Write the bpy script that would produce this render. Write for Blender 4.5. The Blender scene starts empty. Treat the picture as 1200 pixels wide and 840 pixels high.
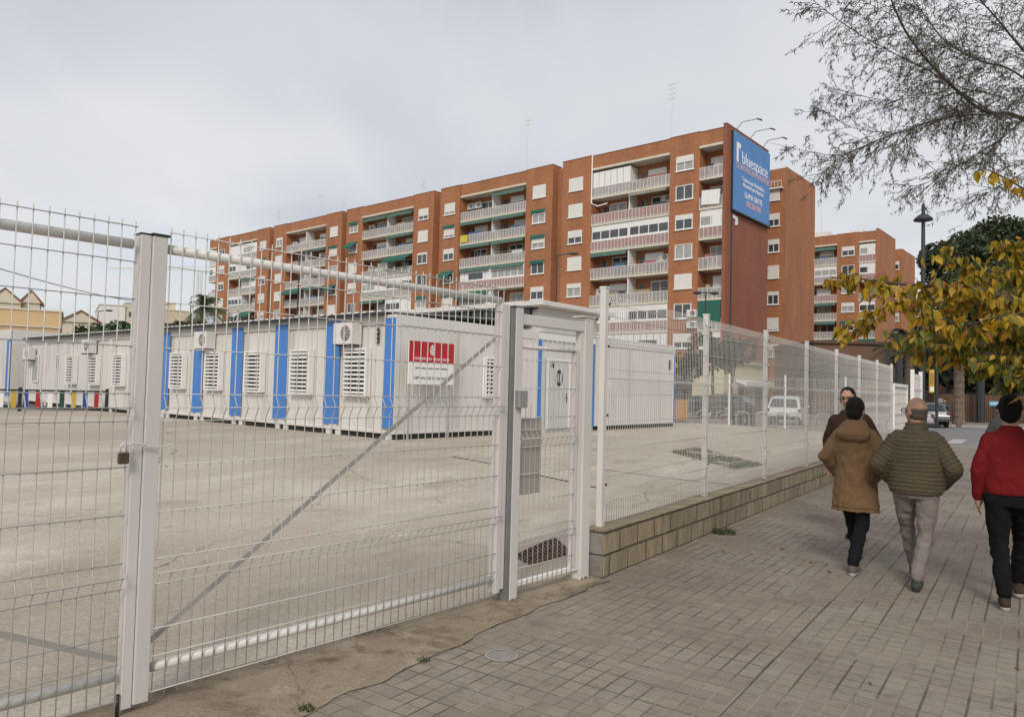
import bpy, math, random
from mathutils import Vector, Matrix, noise
random.seed(7)
R = math.radians
scene = bpy.context.scene
col = scene.collection

# ------------------------------------------------------------------ camera
FPX, CAMH = 863.0, 1.7
PITCH, ROLL = math.atan(34 / FPX), R(1.45)
fw = Vector((0, math.cos(PITCH), math.sin(PITCH)))
r0 = Vector((1, 0, 0)); u0 = r0.cross(fw)
rt = math.cos(ROLL) * r0 + math.sin(ROLL) * u0
up = -math.sin(ROLL) * r0 + math.cos(ROLL) * u0
cd = bpy.data.cameras.new('camera'); cam = bpy.data.objects.new('camera', cd); col.objects.link(cam)
m3 = Matrix((rt, up, -fw)).transposed()
cam.matrix_world = Matrix.Translation((0, 0, CAMH)) @ m3.to_4x4()
cd.sensor_width = 36; cd.lens = FPX / 1200 * 36; cd.clip_end = 3000; cd.clip_start = 0.05
scene.camera = cam
def at(px, py, Y):
    d = rt * ((px - 600) / FPX) - up * ((py - 420) / FPX) + fw
    return Vector((0, 0, CAMH)) + d * (Y / d.y)

# ------------------------------------------------------------------ mesh builder
class MB:
    def __init__(s): s.v = []; s.f = []; s.c = []
    def box(s, x0, x1, y0, y1, z0, z1):
        b = len(s.v)
        s.v += [(x0,y0,z0),(x1,y0,z0),(x1,y1,z0),(x0,y1,z0),(x0,y0,z1),(x1,y0,z1),(x1,y1,z1),(x0,y1,z1)]
        s.f += [tuple(b+i for i in q) for q in ((0,3,2,1),(4,5,6,7),(0,1,5,4),(1,2,6,5),(2,3,7,6),(3,0,4,7))]
        return s
    def poly(s, pts):
        b = len(s.v); s.v += [tuple(p) for p in pts]; s.f.append(tuple(range(b, b+len(pts)))); return s
    def prism(s, pts, ext):
        e = Vector(ext); n = len(pts); b = len(s.v)
        s.v += [tuple(p) for p in pts] + [tuple(Vector(p)+e) for p in pts]
        s.f.append(tuple(b+i for i in range(n))[::-1]); s.f.append(tuple(b+n+i for i in range(n)))
        for i in range(n):
            j = (i+1) % n; s.f.append((b+i, b+j, b+n+j, b+n+i))
        return s
    def beam(s, a, c, w, h, upv=(0,0,1)):
        a = Vector(a); c = Vector(c); d = (c-a).normalized(); u = Vector(upv)
        sd = d.cross(u)
        if sd.length < 1e-4: sd = d.cross(Vector((0,1,0)))
        sd.normalize(); u = sd.cross(d)
        pts = [a+sd*w/2*i+u*h/2*j for i, j in ((-1,-1),(1,-1),(1,1),(-1,1))]
        return s.prism(pts, c-a)
    def tube(s, pts, r, n=6, cap=True):
        pts = [Vector(p) for p in pts]; m = len(pts)
        rr = r if isinstance(r, (list, tuple)) else [r]*m
        b = len(s.v); prev = None
        for i, p in enumerate(pts):
            d = (pts[min(i+1, m-1)] - pts[max(i-1, 0)])
            if d.length < 1e-9: d = Vector((0,0,1))
            d.normalize()
            if prev is None:
                u = d.cross(Vector((0,0,1)))
                if u.length < .05: u = d.cross(Vector((0,1,0)))
            else: u = prev - d*prev.dot(d)
            u.normalize(); prev = u; w = d.cross(u)
            for k in range(n):
                t = 2*math.pi*(k+.5)/n
                s.v.append(tuple(p + (u*math.cos(t)+w*math.sin(t))*rr[i]))
        for i in range(m-1):
            for k in range(n):
                k2 = (k+1) % n
                s.f.append((b+i*n+k, b+i*n+k2, b+(i+1)*n+k2, b+(i+1)*n+k))
        if cap:
            s.f.append(tuple(b+k for k in range(n))[::-1]); s.f.append(tuple(b+(m-1)*n+k for k in range(n)))
        return s
    def ell(s, c, r, seg=12, rings=8, rot=None):
        b = len(s.v); c = Vector(c)
        def P(v):
            v = Vector((v[0]*r[0], v[1]*r[1], v[2]*r[2]))
            if rot: v = rot @ v
            return tuple(c+v)
        s.v.append(P((0,0,-1)))
        for i in range(1, rings):
            t = -math.pi/2 + math.pi*i/rings
            for k in range(seg):
                a = 2*math.pi*k/seg
                s.v.append(P((math.cos(t)*math.cos(a), math.cos(t)*math.sin(a), math.sin(t))))
        s.v.append(P((0,0,1))); top = len(s.v)-1
        for k in range(seg):
            k2 = (k+1) % seg
            s.f.append((b, b+1+k2, b+1+k)); s.f.append((top, b+1+(rings-2)*seg+k, b+1+(rings-2)*seg+k2))
            for i in range(rings-2):
                s.f.append((b+1+i*seg+k, b+1+i*seg+k2, b+1+(i+1)*seg+k2, b+1+(i+1)*seg+k))
        return s
    def cap(s, p0, a, p1, c, n=10):        # tapered capsule
        p0 = Vector(p0); p1 = Vector(p1); d = (p1-p0).normalized()
        pts = []; rr = []
        for t in (-90, -60, -30, 0): pts.append(p0 + d*a*math.sin(R(t))); rr.append(max(a*math.cos(R(t)), 1e-3))
        for t in (0, 30, 60, 90): pts.append(p1 + d*c*math.sin(R(t))); rr.append(max(c*math.cos(R(t)), 1e-3))
        return s.tube(pts, rr, n)
    def loft(s, rings, n=20):              # rings (cx,cy,z,rx,ry), closed
        b = len(s.v)
        for cx, cy, z, rx, ry in rings:
            for k in range(n):
                a = 2*math.pi*k/n; s.v.append((cx+rx*math.cos(a), cy+ry*math.sin(a), z))
        m = len(rings)
        for i in range(m-1):
            for k in range(n):
                k2 = (k+1) % n; s.f.append((b+i*n+k, b+i*n+k2, b+(i+1)*n+k2, b+(i+1)*n+k))
        s.f.append(tuple(b+k for k in range(n))[::-1]); s.f.append(tuple(b+(m-1)*n+k for k in range(n)))
        return s
    def build(s, name, mat, parent=None, smooth=False, bevel=0):
        me = bpy.data.meshes.new(name); me.from_pydata(s.v, [], s.f)
        if mat: me.materials.append(mat)
        if smooth: me.polygons.foreach_set('use_smooth', [True]*len(me.polygons))
        me.update()
        o = bpy.data.objects.new(name, me); col.objects.link(o)
        if parent: o.parent = parent
        if bevel:
            md = o.modifiers.new('bevel', 'BEVEL'); md.width = bevel; md.segments = 2; md.limit_method = 'ANGLE'
        return o
def tag(o, label=None, cat=None, group=None, kind=None):
    if label: o['label'] = label
    if cat: o['category'] = cat
    if group: o['group'] = group
    if kind: o['kind'] = kind
    return o
def thing(name, label, cat, loc=(0,0,0), rz=0, group=None):
    o = bpy.data.objects.new(name, None); col.objects.link(o); o.empty_display_size = .2
    o.location = loc; o.rotation_euler = (0, 0, rz)
    return tag(o, label, cat, group)
def bx(*a): return MB().box(*a)
def dup(root, loc, rz, label=None, group=None, scale=None):
    r = root.copy(); col.objects.link(r); r.location = loc; r.rotation_euler = (0, 0, rz)
    if scale: r.scale = (scale,)*3
    if label: r['label'] = label
    if group: r['group'] = group
    for ch in list(root.children):
        c = ch.copy(); col.objects.link(c); c.parent = r
        for g in list(ch.children):
            d = g.copy(); col.objects.link(d); d.parent = c
    return r

# ------------------------------------------------------------------ materials
def nt(name):
    m = bpy.data.materials.new(name); m.use_nodes = True
    n = m.node_tree; return m, n, n.nodes, n.links, n.nodes['Principled BSDF']
def mat(name, c, rough=.6, var=.12, scale=3., bump=0., bscale=60., metal=0., spec=.5, dirt=None, dscale=1.2, dth=.55, stretch=None, alpha=None):
    m, t, N, Lk, B = nt(name)
    tc = N.new('ShaderNodeTexCoord'); src = tc.outputs['Object']
    if stretch:
        mp = N.new('ShaderNodeMapping'); mp.inputs['Scale'].default_value = stretch; Lk.new(src, mp.inputs[0]); src = mp.outputs[0]
    no = N.new('ShaderNodeTexNoise'); no.inputs['Scale'].default_value = scale; no.inputs['Detail'].default_value = 6; no.inputs['Roughness'].default_value = .65
    Lk.new(src, no.inputs['Vector'])
    mr = N.new('ShaderNodeMapRange'); mr.inputs[1].default_value = .3; mr.inputs[2].default_value = .7
    mr.inputs[3].default_value = 1-var; mr.inputs[4].default_value = 1+var; Lk.new(no.outputs[0], mr.inputs[0])
    mx = N.new('ShaderNodeMix'); mx.data_type = 'RGBA'; mx.blend_type = 'MULTIPLY'; mx.inputs[0].default_value = 1
    mx.inputs[6].default_value = (*c, 1); Lk.new(mr.outputs[0], mx.inputs[7]); out = mx.outputs[2]
    if dirt:
        n2 = N.new('ShaderNodeTexNoise'); n2.inputs['Scale'].default_value = dscale; n2.inputs['Detail'].default_value = 8; n2.inputs['Roughness'].default_value = .7
        Lk.new(src, n2.inputs['Vector'])
        m2 = N.new('ShaderNodeMapRange'); m2.inputs[1].default_value = dth; m2.inputs[2].default_value = dth+.2; Lk.new(n2.outputs[0], m2.inputs[0])
        x2 = N.new('ShaderNodeMix'); x2.data_type = 'RGBA'; Lk.new(m2.outputs[0], x2.inputs[0]); Lk.new(out, x2.inputs[6]); x2.inputs[7].default_value = (*dirt, 1); out = x2.outputs[2]
    Lk.new(out, B.inputs['Base Color'])
    B.inputs['Roughness'].default_value = rough; B.inputs['Metallic'].default_value = metal
    B.inputs['Specular IOR Level'].default_value = spec
    if alpha is not None: B.inputs['Alpha'].default_value = alpha
    if bump:
        n3 = N.new('ShaderNodeTexNoise'); n3.inputs['Scale'].default_value = bscale; n3.inputs['Detail'].default_value = 5; Lk.new(tc.outputs['Object'], n3.inputs['Vector'])
        bp = N.new('ShaderNodeBump'); bp.inputs['Strength'].default_value = bump; bp.inputs['Distance'].default_value = .02
        Lk.new(n3.outputs[0], bp.inputs['Height']); Lk.new(bp.outputs[0], B.inputs['Normal'])
    return m
def brick_mat(name, c1, c2, mort, bw, bh, msize, var=.15, bump=.3, big=.35):
    """brickwork in the wall's own axes: (x+y, z)"""
    m, t, N, Lk, B = nt(name)
    tc = N.new('ShaderNodeTexCoord'); sp = N.new('ShaderNodeSeparateXYZ'); Lk.new(tc.outputs['Object'], sp.inputs[0])
    ad = N.new('ShaderNodeMath'); Lk.new(sp.outputs[0], ad.inputs[0]); Lk.new(sp.outputs[1], ad.inputs[1])
    cb = N.new('ShaderNodeCombineXYZ'); Lk.new(ad.outputs[0], cb.inputs[0]); Lk.new(sp.outputs[2], cb.inputs[1])
    br = N.new('ShaderNodeTexBrick'); Lk.new(cb.outputs[0], br.inputs[0])
    br.inputs['Color1'].default_value = (*c1, 1); br.inputs['Color2'].default_value = (*c2, 1); br.inputs['Mortar'].default_value = (*mort, 1)
    br.inputs['Scale'].default_value = 1; br.inputs['Brick Width'].default_value = bw; br.inputs['Row Height'].default_value = bh; br.inputs['Mortar Size'].default_value = msize
    no = N.new('ShaderNodeTexNoise'); no.inputs['Scale'].default_value = big; no.inputs['Detail'].default_value = 8; no.inputs['Roughness'].default_value = .7; sv = N.new('ShaderNodeMapping'); sv.inputs['Scale'].default_value = (2.2,.55,1); Lk.new(cb.outputs[0], sv.inputs[0]); Lk.new(sv.outputs[0], no.inputs['Vector'])
    mr = N.new('ShaderNodeMapRange'); mr.inputs[1].default_value = .3; mr.inputs[2].default_value = .7; mr.inputs[3].default_value = 1-var; mr.inputs[4].default_value = 1+var; Lk.new(no.outputs[0], mr.inputs[0])
    mx = N.new('ShaderNodeMix'); mx.data_type = 'RGBA'; mx.blend_type = 'MULTIPLY'; mx.inputs[0].default_value = 1
    Lk.new(br.outputs[0], mx.inputs[6]); Lk.new(mr.outputs[0], mx.inputs[7]); Lk.new(mx.outputs[2], B.inputs['Base Color'])
    B.inputs['Roughness'].default_value = .9
    if bump:
        bp = N.new('ShaderNodeBump'); bp.inputs['Strength'].default_value = bump; bp.inputs['Distance'].default_value = .01; bp.invert = True
        Lk.new(br.outputs[1], bp.inputs['Height']); Lk.new(bp.outputs[0], B.inputs['Normal'])
    return m
def glass(name, c=(.03,.035,.04), rough=.08):
    return mat(name, c, rough, var=.3, scale=.8, spec=.8)
def leaf_mat(name, cols, rough=.6, scale=2.5, trans=.25):
    m, t, N, Lk, B = nt(name)
    ge = N.new('ShaderNodeNewGeometry'); cr = N.new('ShaderNodeValToRGB')
    e = cr.color_ramp.elements
    while len(e) < len(cols): e.new(.5)
    for i, c in enumerate(cols): e[i].position = i/(len(cols)-1); e[i].color = (*c, 1)
    Lk.new(ge.outputs['Random Per Island'], cr.inputs[0])
    Lk.new(cr.outputs[0], B.inputs['Base Color']); B.inputs['Roughness'].default_value = rough
    if trans:
        tr = N.new('ShaderNodeBsdfTranslucent'); Lk.new(cr.outputs[0], tr.inputs[0])
        ms = N.new('ShaderNodeMixShader'); ms.inputs[0].default_value = trans
        Lk.new(B.outputs[0], ms.inputs[1]); Lk.new(tr.outputs[0], ms.inputs[2]); Lk.new(ms.outputs[0], N['Material Output'].inputs[0])
    return m

M = {}
M['galv'] = mat('white_paint_steel', (.64,.625,.59), .45, .08, 2, dirt=(.42,.38,.32), dscale=5, dth=.66)
M['wire'] = mat('white_coated_wire', (.53,.52,.485), .45, .05, 3)
M['post'] = mat('gate_post_paint', (.58,.57,.535), .5, .09, 1.5, dirt=(.36,.31,.23), dscale=7, dth=.60, stretch=(1,1,.3))
M['post_dark'] = mat('dark_steel_post_shade', (.22,.23,.23), .45, .2, 4, metal=.3)  # dark steel of cap and lock plate; also paints a post's shaded side
M['brace'] = mat('bare_steel_flat', (.37,.355,.325), .5, .12, 6)
M['black'] = mat('black_plastic', (.015,.015,.016), .5, .2, 5)
M['rust'] = mat('rusty_iron', (.12,.06,.035), .8, .4, 20, bump=.3)
M['panel'] = mat('cabin_panel_paint', (.64,.63,.60), .5, .05, .7, dirt=(.44,.41,.34), dscale=1.6, dth=.54, stretch=(1,1,.14))
M['panel_end'] = mat('cabin_beam_paint', (.64,.63,.60), .5, .06, 1, dirt=(.45,.42,.36), dscale=2, dth=.62)
M['blue'] = mat('blue_paint', (.055,.20,.56), .45, .08, 1.5, dirt=(.13,.25,.48), dscale=2.2, dth=.55, stretch=(1,1,.2))
M['white'] = mat('white_lacquer', (.78,.78,.76), .45, .04, 2, dirt=(.62,.60,.55), dscale=3, dth=.66)
M['dark'] = mat('dark_void', (.02,.02,.022), .7, .2, 3)
M['joint_gap_shade'] = mat('black_joint_gap_shade', (.02,.018,.016), .9, .2, 5)  # black of paving joints and drain; also painted shade beneath the cabins
M['roofsheet'] = mat('corrugated_roof', (.28,.28,.28), .6, .2, 3)
M['cream'] = mat('cream_render', (.60,.53,.38), .9, .07, .5, dirt=(.48,.42,.30), dscale=.3, dth=.6)
M['cream2'] = mat('pale_cream_render', (.62,.57,.45), .9, .07, .5, dirt=(.5,.45,.35), dscale=.4, dth=.6)
M['whitewall'] = mat('white_render', (.74,.73,.70), .9, .05, .4)
M['ochre'] = mat('ochre_render', (.55,.40,.22), .9, .08, .3, dirt=(.46,.34,.2), dscale=.3, dth=.6)
M['tile'] = mat('roof_tiles', (.22,.10,.06), .9, .3, 3)
M['brick'] = brick_mat('orange_brick', (.42,.155,.060), (.35,.122,.048), (.30,.17,.10), .5, .16, .026, var=.18, bump=0, big=.25)
M['brick_dark'] = brick_mat('brown_red_brick', (.30,.095,.050), (.255,.080,.043), (.24,.12,.08), .5, .16, .02, var=.1, bump=0, big=.2)
M['slab'] = mat('cream_concrete_slab', (.62,.58,.48), .8, .08, 1, dirt=(.45,.40,.32), dscale=1, dth=.6)
M['shutter'] = mat('roller_shutter', (.70,.69,.65), .6, .05, 1)
M['rail_white'] = mat('balcony_rail_paint', (.72,.70,.67), .5, .08, 1.5)
M['rail_glass'] = mat('rail_pale_glass', (.48,.46,.45), .25, .1, 1.2, alpha=.45)
M['rail_pink'] = mat('rail_pink_glass', (.42,.27,.25), .3, .1, 1.2, alpha=.85)
M['pane'] = glass('window_pane', (.06,.065,.07))
M['curtain'] = mat('net_curtain_pane', (.36,.36,.35), .5, .3, 2.5, stretch=(3,3,.6))
M['green'] = mat('green_awning', (.02,.12,.088), .8, .12, 1.5)
M['green2'] = mat('faded_green_awning', (.085,.17,.145), .8, .15, 1.5)
M['ac'] = mat('ac_casing', (.66,.65,.62), .5, .06, 3)
M['billboard'] = mat('billboard_blue', (.085,.25,.55), .6, .03, .3)
M['txt_white'] = mat('white_lettering', (.85,.85,.85), .6, .02)
M['txt_pink'] = mat('salmon_lettering', (.75,.42,.40), .6, .02)
M['txt_black'] = mat('black_lettering', (.02,.02,.02), .6, .02)
M['red'] = mat('sign_red', (.42,.012,.018), .5, .04)
M['grass'] = leaf_mat('weed_blades', [(.025,.04,.012),(.05,.07,.02),(.09,.09,.035)], trans=.1)
M['darkpaint'] = mat('dark_grey_paint', (.03,.035,.04), .5, .15, 3)
M['terracotta'] = mat('brown_building', (.17,.10,.065), .9, .12, .2)
M['rubber'] = mat('tyre_rubber', (.02,.02,.02), .8, .1)
M['bark'] = mat('grey_brown_bark', (.07,.055,.045), .9, .3, 12, bump=.5, bscale=30)
M['palmbark'] = mat('palm_trunk', (.16,.12,.09), .95, .45, 7, bump=.8, bscale=9)

# concrete block wall, paving, yard
M['blocks'] = brick_mat('concrete_blocks', (.29,.235,.155), (.20,.16,.105), (.11,.088,.06), .4, .2, .012, var=.42, bump=.9, big=3.5)
def paving(long_=False):
    m, t, N, Lk, B = nt('sett_paving')
    tc = N.new('ShaderNodeTexCoord'); O = tc.outputs['Object']
    wn = N.new('ShaderNodeTexNoise'); wn.inputs['Scale'].default_value = .8; wn.inputs['Detail'].default_value = 2; Lk.new(O, wn.inputs['Vector'])
    wv = N.new('ShaderNodeVectorMath'); wv.operation = 'SCALE'; wv.inputs[3].default_value = .03; Lk.new(wn.outputs[1], wv.inputs[0])
    wa = N.new('ShaderNodeVectorMath'); wa.operation = 'ADD'; Lk.new(O, wa.inputs[0]); Lk.new(wv.outputs[0], wa.inputs[1]); V = wa.outputs[0]
    def brick(bw, bh, ms, c1, c2, mo, off=.5):
        b = N.new('ShaderNodeTexBrick'); Lk.new(V, b.inputs[0]); b.offset = off
        b.inputs['Color1'].default_value = (*c1,1); b.inputs['Color2'].default_value = (*c2,1); b.inputs['Mortar'].default_value = (*mo,1)
        b.inputs['Scale'].default_value = 1; b.inputs['Brick Width'].default_value = bw; b.inputs['Row Height'].default_value = bh; b.inputs['Mortar Size'].default_value = ms
        b.inputs['Mortar Smooth'].default_value = .15
        return b
    def noi(sc, lo, hi, det=6, vec=O):
        n = N.new('ShaderNodeTexNoise'); n.inputs['Scale'].default_value = sc; n.inputs['Detail'].default_value = det; n.inputs['Roughness'].default_value = .65; Lk.new(vec, n.inputs['Vector'])
        r = N.new('ShaderNodeMapRange'); r.inputs[1].default_value = lo; r.inputs[2].default_value = hi; Lk.new(n.outputs[0], r.inputs[0]); return r.outputs[0]
    def mixc(f, a, b, bt='MIX'):
        x = N.new('ShaderNodeMix'); x.data_type = 'RGBA'; x.blend_type = bt
        for s, v in ((0, f), (6, a), (7, b)):
            if hasattr(v, 'is_linked'): Lk.new(v, x.inputs[s])
            else: x.inputs[s].default_value = v if s == 0 else (*v, 1)
        return x.outputs[2]
    def mul(a, b):
        x = N.new('ShaderNodeMath'); x.operation = 'MULTIPLY'
        for i, v in enumerate((a, b)):
            if hasattr(v, 'is_linked'): Lk.new(v, x.inputs[i])
            else: x.inputs[i].default_value = v
        return x.outputs[0]
    b1 = brick(.118, .107, .0045, (.305,.262,.208), (.25,.214,.172), (.195,.165,.13), 0.) if not long_ else brick(.118, .107, .0045, (.29,.252,.202), (.255,.22,.178), (.20,.172,.138), 0.)
    base = b1.outputs[0]
    base = mixc(mul(noi(.6, .42, .62), .7), base, (.185,.152,.118))          # brownish stains
    base = mixc(mul(noi(1.7, .5, .68, 9), .45), base, (.33,.295,.25))
    base = mixc(mul(noi(7, .54, .66, 4), .45), base, (.15,.125,.098))           # worn pale areas
    base = mixc(mul(noi(.9, .56, .66, 3), mul(noi(14, .45, .6), .30)), base, (.15,.13,.11))
    b2 = brick(.236 if not long_ else .118, .107, .0065, (1,1,1), (1,1,1), (0,0,0), off=0. if not long_ else .0)
    dark = mul(b2.outputs[1], noi(.9, .44, .56, 7)) if not long_ else mul(b2.outputs[1], mul(noi(2.3, .52, .60, 6), .6))
    base = mixc(mul(dark, .68), base, (.07,.057,.044))
    b3 = brick(1e3, .107 if not long_ else .107, .006, (1,1,1), (1,1,1), (0,0,0), 0.)
    lite = mul(b3.outputs[1], noi(1.3, .50, .58, 5))
    base = mixc(mul(lite, .55 if not long_ else .6), base, (.40,.36,.30) if not long_ else (.36,.325,.27))
    if long_:
        b4 = brick(1e3, .214, .008, (1,1,1), (1,1,1), (0,0,0), 0.); base = mixc(mul(mul(b4.outputs[1], noi(.9, .44, .52, 6)), .75), base, (.09,.075,.06))
    fine = noi(90, .3, .7, 3)
    r = N.new('ShaderNodeMapRange'); r.inputs[3].default_value = .80; r.inputs[4].default_value = 1.07; Lk.new(fine, r.inputs[0])
    base = mixc(1., base, r.outputs[0], 'MULTIPLY')
    Lk.new(base, B.inputs['Base Color']); B.inputs['Roughness'].default_value = .85; B.inputs['Specular IOR Level'].default_value = .3
    bp = N.new('ShaderNodeBump'); bp.invert = True; bp.inputs['Strength'].default_value = .7; bp.inputs['Distance'].default_value = .006
    sm = N.new('ShaderNodeMath'); sm.operation = 'MULTIPLY_ADD'; sm.inputs[1].default_value = .7; Lk.new(b1.outputs[1], sm.inputs[0]); Lk.new(dark, sm.inputs[2])
    Lk.new(sm.outputs[0], bp.inputs['Height']); Lk.new(bp.outputs[0], B.inputs['Normal'])
    return m
M['paving'] = paving(); M['paving_long'] = paving(True)
def stained(name, c, layers, grain=(60, .85, 1.12), crack=None, rough=.9, bump=.25, stretch=None):
    """layers: (scale, lo, hi, strength, colour)"""
    m, t, N, Lk, B = nt(name); tc = N.new('ShaderNodeTexCoord'); O = tc.outputs['Object']
    if stretch:
        mp = N.new('ShaderNodeMapping'); mp.inputs['Scale'].default_value = stretch; Lk.new(O, mp.inputs[0]); OS = mp.outputs[0]
    else: OS = O
    cur = None
    def mixc(f, a, b, bt='MIX'):
        x = N.new('ShaderNodeMix'); x.data_type = 'RGBA'; x.blend_type = bt
        for s, v in ((0, f), (6, a), (7, b)):
            if hasattr(v, 'is_linked'): Lk.new(v, x.inputs[s])
            else: x.inputs[s].default_value = v if s == 0 else (*v, 1)
        return x.outputs[2]
    cur = c
    for k, (sc, lo, hi, st, cc) in enumerate(layers):
        n = N.new('ShaderNodeTexNoise'); n.noise_dimensions = '4D'; n.inputs['W'].default_value = k*3.7
        n.inputs['Scale'].default_value = sc; n.inputs['Detail'].default_value = 8; n.inputs['Roughness'].default_value = .68; n.inputs['Distortion'].default_value = .4; Lk.new(OS, n.inputs['Vector'])
        r = N.new('ShaderNodeMapRange'); r.inputs[1].default_value = lo; r.inputs[2].default_value = hi; r.inputs[4].default_value = st; Lk.new(n.outputs[0], r.inputs[0])
        cur = mixc(r.outputs[0], cur, cc)
    if crack:
        w = N.new('ShaderNodeTexNoise'); w.inputs['Scale'].default_value = 2; w.inputs['Detail'].default_value = 6; Lk.new(O, w.inputs['Vector'])
        s = N.new('ShaderNodeVectorMath'); s.operation = 'SCALE'; s.inputs[3].default_value = .5; Lk.new(w.outputs[1], s.inputs[0])
        a = N.new('ShaderNodeVectorMath'); a.operation = 'ADD'; Lk.new(O, a.inputs[0]); Lk.new(s.outputs[0], a.inputs[1])
        vo = N.new('ShaderNodeTexVoronoi'); vo.feature = 'DISTANCE_TO_EDGE'; vo.inputs['Scale'].default_value = crack; Lk.new(a.outputs[0], vo.inputs['Vector'])
        r = N.new('ShaderNodeMapRange'); r.inputs[1].default_value = 0; r.inputs[2].default_value = .006; r.inputs[3].default_value = .55; r.inputs[4].default_value = 0; Lk.new(vo.outputs[0], r.inputs[0])
        cur = mixc(r.outputs[0], cur, (.09,.075,.055))
    g = N.new('ShaderNodeTexNoise'); g.inputs['Scale'].default_value = grain[0]; g.inputs['Detail'].default_value = 4; Lk.new(O, g.inputs['Vector'])
    r = N.new('ShaderNodeMapRange'); r.inputs[1].default_value = .3; r.inputs[2].default_value = .7; r.inputs[3].default_value = grain[1]; r.inputs[4].default_value = grain[2]; Lk.new(g.outputs[0], r.inputs[0])
    cur = mixc(1., cur, r.outputs[0], 'MULTIPLY')
    Lk.new(cur, B.inputs['Base Color']); B.inputs['Roughness'].default_value = rough; B.inputs['Specular IOR Level'].default_value = .25
    bp = N.new('ShaderNodeBump'); bp.inputs['Strength'].default_value = bump; bp.inputs['Distance'].default_value = .02; Lk.new(g.outputs[0], bp.inputs['Height']); Lk.new(bp.outputs[0], B.inputs['Normal'])
    return m
M['yard'] = stained('yard_concrete', (.46,.41,.335), [(.25,.42,.60,.8,(.37,.32,.255)), (.45,.50,.62,.8,(.56,.51,.43)), (.9,.55,.66,.75,(.32,.27,.21)), (2.2,.56,.68,.6,(.58,.53,.45)), (6.,.58,.68,.6,(.27,.22,.16)), (22.,.60,.70,.5,(.22,.175,.125))], crack=None, stretch=(.5,1.3,1), grain=(35,.84,1.12))
M['strip'] = stained('sandy_concrete', (.35,.285,.205), [(.8,.40,.58,.85,(.26,.205,.14)), (1.6,.50,.62,.85,(.12,.09,.058)), (3.5,.54,.66,.7,(.42,.36,.28)), (9.,.58,.68,.6,(.10,.075,.05))], crack=.7, grain=(110,.72,1.22), bump=.6)
M['asphalt'] = stained('road_asphalt', (.20,.195,.19), [(.3,.4,.65,.6,(.25,.245,.24)), (1.5,.5,.7,.5,(.15,.145,.14))])
M['far_pave'] = stained('far_pavement', (.24,.225,.205), [(.5,.4,.65,.5,(.3,.28,.25))])
M['kerb'] = mat('kerb_stone', (.36,.34,.31), .85, .15, 3, bump=.2)
M['marking'] = mat('road_marking', (.40,.39,.37), .8, .15, 3, dirt=(.3,.29,.28), dscale=4, dth=.55)

# ------------------------------------------------------------------ street frame
FA = R(55.0)                                  # direction of the street fence
P0 = Vector((.863, 6.951, 0)); fx = Vector((math.cos(FA), math.sin(FA), 0)); fy = Vector((-math.sin(FA), math.cos(FA), 0))
GA = R(48.0); G0 = Vector((-.032, 5.893, 0)); gx = Vector((math.cos(GA), math.sin(GA), 0)); gy = Vector((-math.sin(GA), math.cos(GA), 0))
BA = R(139.5)                                 # cabins and flats: x runs left along the facade, y towards us
C0 = Vector((-2.74, 17.29, .4)); bxv = Vector((math.cos(BA), math.sin(BA), 0)); byv = Vector((-math.sin(BA), math.cos(BA), 0))
def F(x, y, z=0): return P0 + fx*x + fy*y + Vector((0,0,z))
def sm(a, b, t):
    t = max(0, min(1, (t-a)/(b-a))); return t*t*(3-2*t)
def yard_z(x, y): return .006 + .395*sm(.4, 8.0, y)
def frame_obj(o): o.location = P0; o.rotation_euler = (0,0,FA); return o
def grid(x0, x1f, y0, y1, step, zf, name, m):
    mb = MB(); ny = max(1, int((y1-y0)/step)); rows = []
    for j in range(ny+1):
        y = y0 + (y1-y0)*j/ny; x1 = x1f(y); x00 = x0(y); nx = 60; row = []
        for i in range(nx+1):
            x = x00+(x1-x00)*i/nx; row.append(len(mb.v)); mb.v.append((x, y, zf(x, y)))
        rows.append(row)
    for j in range(ny):
        for i in range(60): mb.f.append((rows[j][i], rows[j][i+1], rows[j+1][i+1], rows[j+1][i]))
    b = rows                                        # skirt on the far edge
    for j in range(ny):
        a, c = rows[j][-1], rows[j+1][-1]; k = len(mb.v)
        mb.v += [(mb.v[a][0], mb.v[a][1], -.2), (mb.v[c][0], mb.v[c][1], -.2)]; mb.f.append((a, k, k+1, c))
    return frame_obj(mb.build(name, m, smooth=False))
ground = MB().poly([(-900,-60,-.03),(900,-60,-.03),(900,1400,-.03),(-900,1400,-.03)]).build('ground', M['far_pave']); tag(ground, kind='structure')
# line between sandy threshold strip and paving (frame coordinates): paving to the right of it
def toF(x, y):
    d = Vector((x, y, 0)) - P0; return d.dot(fx), d.dot(fy)
E_edge = [toF(-4.2, -1.0), toF(-2.4,1.75), toF(-1.081,3.811), toF(-.5,4.66), toF(-.014,5.446), toF(.45,6.07), toF(.889,6.652)]
def edge_y(x):
    e = E_edge
    if x <= e[0][0]: return e[0][1]
    for a, c in zip(e, e[1:]):
        if x <= c[0]: return a[1] + (c[1]-a[1])*(x-a[0])/(c[0]-a[0])
    return -.05 if x < 24.8 else -.05
yard = grid(lambda y: -70, lambda y: 28.8-.85*(y-1.6), 0.08, 75, .6, yard_z, 'yard_ground', M['yard']); tag(yard, kind='structure')
gline = lambda x: .30+max(-.2, (-1.38-x)*.122)+.02*math.sin(x*5)
mb = MB(); xs = [-10+.1*i for i in range(int((10.2)/.1)+1)]   # threshold strip
for a, c in zip(xs, xs[1:]):
    ey = lambda x: edge_y(x)-.03+.02*math.sin(x*9)+.035*noise.noise(Vector((x*4,0,0)))
    mb.poly([(a, ey(a), .004), (c, ey(c), .004), (c, gline(c), .0095), (a, gline(a), .0095)])
strip = frame_obj(mb.build('concrete_threshold', M['strip'])); tag(strip, kind='structure')
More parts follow.
